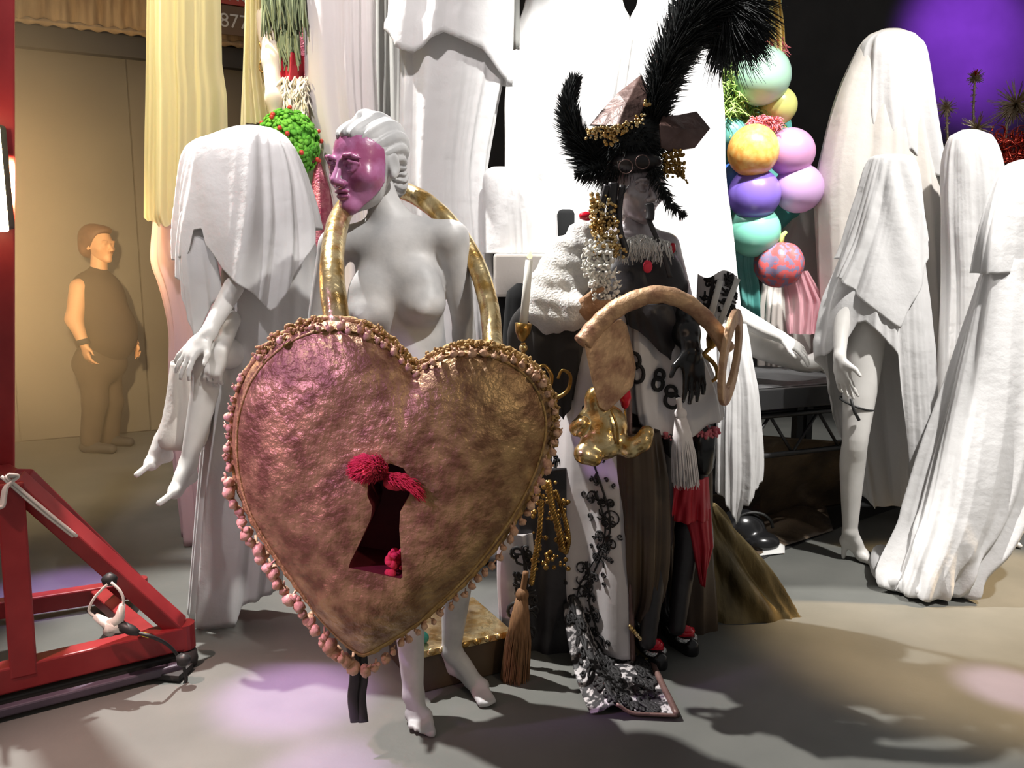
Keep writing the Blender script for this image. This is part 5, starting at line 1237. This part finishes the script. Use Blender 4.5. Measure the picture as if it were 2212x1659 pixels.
# gilt-edged dark chest behind the bare feet
a, b = G(905, 1500), G(1098, 1450); dv = unit(b - a); nv = A(-dv[1], dv[0], 0); Rc = np.stack([dv, nv, A(0, 0, 1)], 1); Lc = np.linalg.norm(b - a); mid = (a + b) / 2 + nv * .15
rt = Root('chest', 'dark low chest with gilt rim on the floor behind the bare feet', 'chest', A(mid[0], mid[1], 0))
m = MB(); m.box(mid + A(0, 0, .065), (Lc, .30, .13), Rc); obj('box_body', m, M['brown_satin'], rt, smooth=False, bevel=.006)
m = MB(); m.box(mid + A(0, 0, .14), (Lc + .02, .32, .025), Rc)
for k in range(9): m.ball(mid - nv * .16 + dv * (Lc * (k / 8 - .5)) + A(0, 0, .142), (.016, .008, .013), 8, 5, Rc)
obj('gilt_rim', m, M['gold'], rt, smooth=False, bevel=.004, label='gilt rim')
m = MB(); m.ball(mid - nv * .1 - dv * Lc * .42 + A(0, 0, .17), (.03, .02, .025), 10, 7); M['teal_gem'] = mat('teal_enamel', (.03, .28, .22), None, rough=.3); obj('teal_knob', m, M['teal_gem'], rt)
# ---------------------------------------------------------------- draped figures, right
YT = 4.45
rt = ghost('draped_figure', 'tallest white-draped figure standing on the stage at right', [(64, 1905, 1948), (70, 1886, 1968), (90, 1862, 1990), (130, 1840, 2003), (210, 1806, 2013), (310, 1778, 2026), (400, 1762, 2040), (520, 1764, 2048), (700, 1770, 2054), (806, 1772, 2056)], YT, 101, 'cloth_warm', (.012, .06), .55, group='white draped figures at right', cat='draped figure', nu=220)
tab = rows_to_tab([(72, 1892, 1962), (95, 1866, 1992), (150, 1856, 2006), (260, 1850, 2022), (420, 1880, 2042)], YT - .04, .62)
m = drape(tab, hem_by_c([(-1, 280), (-.7, 300), (-.4, 345), (0, 330), (.6, 390), (.75, 410), (1, 400)], [(-1, 300), (1, 400)], YT), fold_fn(103, (6, 9, 15, 22)), (.012, .05), 160, 50, seed=103, crumple=.006); obj('head_cloth', m, M['cloth'], rt, solid=.002)
YF = 3.68
rt = Root('draped_figure', 'white-draped mannequin with one bare leg and heeled foot showing', 'draped figure', A(*G(1870, 1225)[:2], 0), 'white draped figures at right')
tab = rows_to_tab([(338, 1902, 1948), (344, 1888, 1964), (375, 1876, 1972), (430, 1862, 1980), (520, 1836, 1990), (600, 1806, 1998), (650, 1788, 2004), (720, 1776, 2010), (760, 1772, 2014), (900, 1790, 2020), (1118, 1830, 2022)], YF, .62)
hem = hem_by_c([(-1, 768), (-.9, 750), (-.72, 725), (-.6, 695), (-.45, 690), (-.2, 715), (.0, 742), (.10, 760), (.22, 900), (.30, 1100), (.6, 1112), (.68, 1118), (1, 1118)], [(-1, 768), (-.45, 1080), (-.2, 1112), (1, 1112)], YF)
m = drape(tab, hem, fold_fn(105, (6, 9, 14, 23), (1, .9, .7, .4)), (.012, .05), 300, 80, seed=105, crumple=.006); obj('cloth', m, M['cloth'], rt, solid=.002)
# upper layer with a slanting hem slung across the thigh
tab2 = [(z + .004, cx, cy, a_ + .016, b_ + .016) for (z, cx, cy, a_, b_) in tab]
m = drape([t for t in tab2 if t[0] > P(1106, 780, YF)[2]], hem_by_c([(-1, 600), (-.9, 604), (-.6, 640), (-.3, 668), (0, 694), (.12, 704), (.3, 660), (1, 520)], [(-1, 560), (1, 520)], YF), fold_fn(106, (5, 9, 13, 20), (1, .9, .6, .3)), (.008, .05), 240, 60, seed=106, crumple=.014, twist=.6); obj('over_cloth', m, M['cloth'], rt, solid=.004)
s = Sdf(.007)
hip, kn, an = P(1872, 690, YF), P(1848, 945, YF - .06), P(1836, 1148, YF + .0)
s.limb([hip, hip * .5 + kn * .5, kn, kn * .7 + an * .3 + A(0, .016, 0), an], [.094, .078, .056, .056, .032], k=.02)
heel = P(1826, 1168, YF + .03); ball = G(1862, 1212) + A(0, 0, .03); toe = G(1888, 1228) + A(0, 0, .015); foot_prims(s, an, heel, ball, toe, A(.6, .8, 0), 1.0, False)
hz = heel.copy(); s.cone(heel + A(0, 0, -.01), A(heel[0] - .005, heel[1], .008), .016, .010, k=.01)
sh_ = P(1860, 600, YF - .02); elb = P(1822, 690, YF - .06); w_ = P(1814, 775, YF - .14); s.limb([sh_, elb, w_], [.042, .036, .024], k=.01)
hand_prims(s, w_, P(1830, 862, YF - .16) - w_, A(-.9, -.4, 0), A(.5, -.85, 0), 1.1, (.1, .15, .2, .25), .2)
obj('limbs', s.mesh(), M['plaster_white'], rt)
m = MB(); ck = P(1850, 872, YF - .045)
m.tube([ck + A(.072 * math.cos(t), .072 * math.sin(t), .012 * math.sin(t * 1) - .02 * math.cos(t)) for t in np.linspace(0, 6.2832, 30)], .005, 6, False); m.tube([P(1838, 862, YF - .13), P(1846, 890, YF - .13), P(1856, 908, YF - .13)], .007, 6); obj('tie', m, M['cable_black'], rt, label='thin black tie around the knee')

ghost('draped_figure', 'short round-headed white-draped figure between two larger ones', [(281, 2078, 2112), (286, 2062, 2130), (300, 2050, 2146), (340, 2040, 2160), (400, 2037, 2170), (500, 2038, 2178), (640, 2040, 2186), (900, 2030, 2196), (1080, 2020, 2200)], 4.05, 107, 'cloth', (.008, .05), .6, group='white draped figures at right', cat='draped figure')
YR = 3.45
rt = Root('draped_figure', 'white-draped figure at right edge with long train bunched on floor', 'draped figure', A(*G(2000, 1280)[:2], 0), 'white draped figures at right')
tab = rows_to_tab([(346, 2200, 2262), (354, 2180, 2290), (380, 2156, 2316), (450, 2136, 2340), (520, 2122, 2350), (600, 2112, 2356)], YR, .55)
m = drape(tab, hem_by_c([(-1, 592), (-.4, 590), (-.1, 604), (1, 600)], [(-1, 590), (1, 590)], YR), fold_fn(109, (6, 10, 17)), (.006, .04), 160, 40, seed=109); obj('cape', m, M['cloth'], rt, solid=.002)
a = [(560, 2140, 2310, 3.45, .15), (700, 2100, 2300, 3.45, .18), (850, 2056, 2286, 3.44, .2), (980, 2010, 2260, 3.42, .21), (1080, 1976, 2215, 3.40, .21), (1160, 1945, 2165, 3.37, .2), (1215, 1922, 2120, 3.35, .19), (1262, 1908, 2096, 3.33, .17), (1288, 1925, 2080, 3.33, .14)]
tab = []
for (py, xl, xr, Y, b) in a:
    l, q = P(xl, py, Y), P(xr, py, Y); tab.append((max(l[2], .012), (l[0] + q[0]) / 2, Y, (q[0] - l[0]) / 2, b))
m = drape(catmull_tab(tab, 60), None, fold_fn(111, (6, 10, 16, 26), (1, .9, .7, .4)), (.02, .055), 320, 110, seed=111, crumple=.012, twist=-.9, low=.03); obj('gown', m, M['cloth'], rt, solid=.002)
# bunched folds at the end of the train
m = MB()
for k, (pp_, r_) in enumerate(((((1905, 1215), (1912, 1258), (1945, 1284)), .062), (((1945, 1262), (1968, 1290), (1995, 1292)), .05), (((1985, 1275), (2025, 1286), (2068, 1268)), .06), (((1930, 1215), (1975, 1245), (2010, 1255)), .04), (((2040, 1215), (2075, 1235), (2085, 1210)), .05))):
    ps = [G(x, y) + A(0, .0, r_ * .85) for x, y in pp_]; m.tube(catmull(ps, 14), [r_ * (.5 + .5 * math.sin(math.pi * (.15 + .7 * i / 14))) for i in range(15)], 14, True, .8)
obj('train_folds', m, M['cloth'], rt)
s = Sdf(.007); an = P(2150, 1120, 3.8); s.cone(P(2160, 950, 3.72), an, .055, .034, k=.02); foot_prims(s, an, G(2150, 1172) + A(0, .03, .05), G(2180, 1178) + A(0, 0, .03), G(2203, 1186) + A(0, 0, .016), A(.4, .9, 0), .95, False); obj('foot', s.mesh(), M['plaster_white'], rt)

# ---------------------------------------------------------------- reclining limbs on the stage
YB = 4.02
rt = Root('reclining_mannequin', 'white reclining mannequin limbs resting on the black stage deck', 'mannequin', P(1690, 815, YB))
s = Sdf(.007); s.limb([P(1590, 708, YB + .05), P(1640, 738, YB), P(1700, 772, YB - .02), P(1745, 786, YB), P(1785, 772, YB + .04), P(1815, 752, YB + .1)], [.095, .085, .052, .045, .055, .05], k=.02)
s.limb([P(1560, 660, YB - .1), P(1640, 706, YB - .12), P(1690, 730, YB - .12)], [.045, .04, .025], k=.01); w_ = P(1688, 729, YB - .12); hand_prims(s, w_, P(1752, 768, YB - .12) - w_, A(.35, -.5, .85), A(-.3, -.8, -.4), 1.15, (.2, .25, .3, .3), .35)
obj('limbs', s.mesh(), M['plaster_white'], rt)
rr_ = ghost('white_cloth', 'white cloth hanging off the stage edge beside the key bow', [(700, 1545, 1612), (800, 1550, 1628), (850, 1552, 1636), (950, 1548, 1642), (1020, 1548, 1643), (1080, 1552, 1634), (1132, 1568, 1610)], 3.66, 113, 'cloth', (.004, .03), .5, hem=hem_by_c([(-1, 1060), (-.4, 1110), (.0, 1132), (.15, 1126), (.2, 1086), (.7, 1082), (1, 1040)], [(-1, 1060), (1, 1040)], 3.66), group=None, cat='cloth')

# ---------------------------------------------------------------- balloon costume
YBA = 4.42
BALL = [('mint', (1645, 163), 58, (.50, .80, .62), 'pale mint balloon near the top of the balloon costume', 0), ('blue', (1622, 75), 30, (.30, .62, .72), 'light blue balloon peeking out under the black plume', .05),
        ('yellow_green', (1680, 228), 38, (.66, .68, .22), 'yellow-green balloon below the pale mint balloon', .06), ('orange', (1627, 325), 52, (.90, .40, .08), 'speckled orange balloon in the balloon costume', -.12),
        ('pink', (1708, 328), 48, (.70, .36, .60), 'pink balloon right of the orange balloon', .0), ('violet', (1629, 419), 53, (.22, .14, .58), 'deep violet balloon below the orange balloon', -.06),
        ('lilac', (1725, 406), 50, (.66, .42, .72), 'lilac balloon right of the violet balloon', .02), ('aqua', (1628, 498), 54, (.25, .68, .52), 'aqua green balloon below the violet balloon', .0), ('navy', (1585, 395), 40, (.06, .16, .48), 'dark blue balloon half hidden behind the violet one', .08), ('teal', (1580, 290), 34, (.16, .48, .42), 'teal balloon behind the orange balloon', .08)]
proto = None
for nm, (x, y), r, c, lab, d in BALL:
    mt = mat('balloon_' + nm, c, None if nm != 'orange' else (.95, .62, .18), 40, .3, coat=.2, translucent=.12)
    R_ = r * (YBA + d) / F * 1.02; ce = P(x, y, YBA + d)
    rt = Root('balloon', lab, 'balloon', ce - A(0, 0, R_), 'balloons of the costume')
    m = MB(); tilt = rnd.uniform(-.6, .6); ax = unit(A(math.sin(tilt), .3, math.cos(tilt)))
    prof = [(R_ * math.sin(t) * (1 + .03 * math.cos(t)), -R_ * 1.02 * math.cos(t)) for t in np.linspace(0, math.pi, 22)]
    m.lathe(ce, prof, 32, ax); obj('balloon_skin', m, mt, rt)
    m = MB(); m.lathe(ce, [(.004, R_ * 1.02), (.011, R_ * 1.02 + .012), (.004, R_ * 1.02 + .016)], 10, ax); obj('knot', m, mt, rt)
M['teal_sheer'] = mat('teal_fabric', (.12, .52, .47), (.22, .62, .56), 5, .8, bump=.1, bscale=10, translucent=.2)
M['pink_tulle'] = mat('pink_tulle', (.82, .42, .48), None, rough=.9, translucent=.4, alpha=.75)
M['pumpkin'] = mat('coral_brocade', (.58, .10, .10), (.20, .16, .26), 34, .5, lo=.48, hi=.54, detail=1)
M['green_feather'] = mat('lime_feather', (.30, .50, .10), (.50, .68, .22), 20, .8)
M['yellow_feather'] = mat('yellow_fabric', (.85, .62, .18), (.90, .72, .35), 10, .8)
rt = Root('balloon_costume', 'pastel costume column carrying the balloons with teal cloth and lime feathers', 'costume', P(1640, 820, YBA + .2))
tab = rows_to_tab([(-60, 1580, 1690), (60, 1575, 1690), (200, 1570, 1700), (330, 1560, 1720), (450, 1565, 1740), (540, 1575, 1640), (640, 1590, 1642), (735, 1592, 1645)], YBA + .34, .45)
m = drape(tab, None, fold_fn(121, (7, 11, 17)), (.01, .03), 140, 60, seed=121); obj('teal_cloth', m, M['teal_sheer'], rt)
g2 = random.Random(9)
def fluff(n, x0, x1, y0, y1, Y, L_, r=.004):
    m = MB()
    for _ in range(n):
        b = P(g2.uniform(x0, x1), g2.uniform(y0, y1), Y + g2.uniform(-.05, .05)); e = b + A(g2.uniform(-1, 1), g2.uniform(-1, .2), g2.uniform(-1, .4)) * L_; m.strands([[b, (b + e) / 2 + A(0, 0, .01), e]], [[r, r, r * .3]], 4)
    return m
obj('lime_feathers', join(fluff(700, 1566, 1680, 205, 290, YBA + .1, .07), fluff(420, 1555, 1600, 60, 250, YBA + .02, .07)), M['green_feather'], rt, kind='stuff', label='lime green feathers')
m = sheet([(-120, 1618), (120, 1650)], [(-120, 1680), (60, 1692), (120, 1692)], YBA + .02, .07, 4, .03, 4, 50, 30); obj('yellow_ruffle', m, M['yellow_feather'], rt, label='yellow ruffle')
obj('coral_feathers', join(fluff(260, 1660, 1692, 90, 130, YBA + .0, .04), fluff(300, 1618, 1682, 256, 282, YBA - .06, .04)), M['fringe_pink'], rt, kind='stuff', label='coral fluff')
m = MB(); ce = P(1683, 570, YBA - .02)
def pk(u, v):
    th = 6.2832 * u; ph = math.pi * v; k = 1 + .05 * math.cos(7 * th); R_ = .128
    return tuple(ce + A(R_ * k * math.sin(ph) * math.cos(th), R_ * k * math.sin(ph) * math.sin(th), R_ * 1.0 * math.cos(ph) * (1 - .12 * math.exp(-(v / .15) ** 2))))
m.grid(pk, 84, 24, True); pm_ = Root('pumpkin_purse', 'coral red brocade pumpkin purse below the aqua balloon', 'purse', ce - A(0, 0, .128)); obj('purse_body', m, M['pumpkin'], pm_); m = MB(); m.tube([ce + A(0, 0, .10), ce + A(.01, 0, .15), ce + A(.03, 0, .17)], [.02, .014, .01], 8); obj('stalk', m, M['green_feather'], pm_)
ghost('cream_drape', 'cream cloth figure behind the pumpkin purse', [(430, 1735, 1752), (450, 1700, 1768), (560, 1660, 1782), (680, 1640, 1790), (812, 1640, 1795)], YBA + .35, 123, 'cloth_warm', (.004, .03), .4, group=None, cat='drape')
m = sheet([(585, 1690), (720, 1700)], [(585, 1745), (650, 1782), (720, 1770)], YBA + .04, .06, 4, .02, 7, 50, 24); o = obj('pink_tulle', m, M['pink_tulle']); tag(o, 'pink tulle scrap trailing below the pumpkin purse', 'tulle')

# ---------------------------------------------------------------- tinsel headdress at the right edge
M['tinsel_gold'] = mat('gold_tinsel', (.45, .32, .2), (.8, .68, .5), 60, .2, .8)
M['tinsel_red'] = mat('red_tinsel', (.62, .05, .03), (.75, .12, .08), 60, .2, .8)
YTn = 5.0
rt = Root('tinsel_headdress', 'gold and red tinsel headdress with starburst stems against the purple wall', 'headdress', P(2140, 380, YTn))
def burst(m, c, r, n):
    for _ in range(n):
        d = unit(A(g2.uniform(-1, 1), g2.uniform(-1, 1), g2.uniform(-1, 1))); m.tube([c, c + d * r * g2.uniform(.5, 1.1)], [.004, .0015], 3, False)
for (pth, top, r) in (([(2048, 330), (2046, 270), (2045, 232)], (2045, 232), .07), ([(2105, 300), (2103, 240), (2106, 170)], (2106, 168), .055), ([(2170, 330), (2176, 260), (2184, 235)], (2184, 240), .09)):
    m = MB(); ps = catmull([P(x, y, YTn) for x, y in pth], 14); m.tube(ps, .007, 6)
    for p in ps: burst(m, p, .022, 6)
    st = obj('tinsel_stem', m, M['tinsel_gold'], rt); m = MB(); burst(m, P(*top, YTn), r, 90); obj('starburst', m, M['tinsel_gold'], Sub(st, rt), kind='stuff')
m = MB(); burst(m, P(2106, 160, YTn), .03, 40); obj('red_tip', m, M['tinsel_red'], rt, kind='stuff')
m = MB()
for _ in range(240):
    b = P(g2.uniform(2150, 2260), g2.uniform(285, 370), YTn - .1 + g2.uniform(-.06, .06)); a0 = g2.uniform(0, 6); m.tube([b + .045 * A(math.cos(a0 + t), .4 * math.sin(2 * t), math.sin(a0 + t)) for t in np.linspace(0, 2.4, 7)], .006, 4, False, .3)
obj('red_tinsel', m, M['tinsel_red'], rt, kind='stuff', label='red curled tinsel')
m = MB(); burst(m, P(2195, 225, YTn - .05), .16, 160); burst(m, P(2112, 275, YTn - .05), .1, 80); obj('tinsel_spray', m, M['tinsel_gold'], rt, kind='stuff')
m = MB(); m.tube([P(2150, 320, YTn), A(P(2150, 320, YTn)[0], YTn, .0)], .05, 10); obj('support_pole', m, M['steel_black'], rt)

# ---------------------------------------------------------------- floor clutter under the stage
M['tarp'] = mat('crumpled_brown_plastic', (.06, .045, .035), (.16, .115, .075), 5, .28, .1, bump=.7, bscale=9)
M['black_vinyl'] = mat('black_vinyl', (.03, .03, .03), None, rough=.3)
M['paper'] = mat('white_paper', (.72, .72, .70), None, rough=.8)
vp = [G(1560, 1250), G(1660, 1203), G(1815, 1140), G(2040, 1062), G(2212, 1010), A(4.6, 5.2, 0), A(3.0, 6.5, 0), A(.9, 5.6, 0), A(.75, 3.6, 0)]
m = MB(); m.slab([p + A(0, 0, .002) for p in vp], A(0, 0, 1), .004); o = obj('vinyl_mat', m, M['black_vinyl'], smooth=False); tag(o, 'black shiny vinyl mat on the floor under the stage', 'floor mat')
g3 = random.Random(17)
def crump(p00, p10, p01, p11, h, seed):
    gg = random.Random(seed); ph = [(gg.uniform(4, 14), gg.uniform(4, 14), gg.uniform(0, 6)) for _ in range(6)]
    def f(u, v):
        p = (p00 * (1 - u) + p10 * u) * (1 - v) + (p01 * (1 - u) + p11 * u) * v; e = min(1, 5 * u, 5 * (1 - u), 5 * v, 5 * (1 - v))
        return tuple(p + A(0, 0, .012 + .0 + abs(h * e * sum(math.sin(a * u + b * v + c) for a, b, c in ph) / 3)))
    m = MB(); m.grid(f, 40, 30); return m
o = obj('plastic_sheet', crump(G(1600, 1215), G(1800, 1150), A(.95, 4.6, 0), A(2.0, 5.2, 0), .10, 3), M['tarp'], solid=.003); tag(o, 'crumpled brown plastic sheet lying under the stage', 'plastic sheet')
o = obj('plastic_sheet', crump(P(1640, 945, 4.0) * A(1, 1, 1), P(1830, 960, 4.15), G(1640, 1120), G(1850, 1090), .03, 5), M['tarp'], solid=.003); tag(o, 'brown plastic sheet draped down below the truss', 'plastic sheet')
rt = Root('equipment_case', 'round black equipment bag behind the gold train', 'bag', G(1625, 1195))
s = Sdf(.008); s.ell(G(1612, 1190) + A(0, .1, .08), (.12, .1, .10), k=.03); s.ell(G(1650, 1195) + A(0, .05, .04), (.09, .07, .05), k=.03); obj('bag_body', s.mesh(), M['gloss_black'], rt); m = MB(); c = G(1630, 1190) + A(0, .05, .1); m.tube([c + A(.1 * math.cos(t), 0, .08 * math.sin(t)) for t in np.linspace(0, 3.14, 14)], .008, 6); obj('handle', m, M['cable_black'], rt)
m = MB(); m.grid(lambda u, v: tuple(G(1640 + 55 * u, 1204 - 14 * v - 6 * u) + A(0, 0, .008 + .03 * math.sin(3 * u) * v)), 8, 6); o = obj('paper_scrap', m, M['paper'], solid=.002); tag(o, 'white paper scrap on the floor beside the black bag', 'paper')
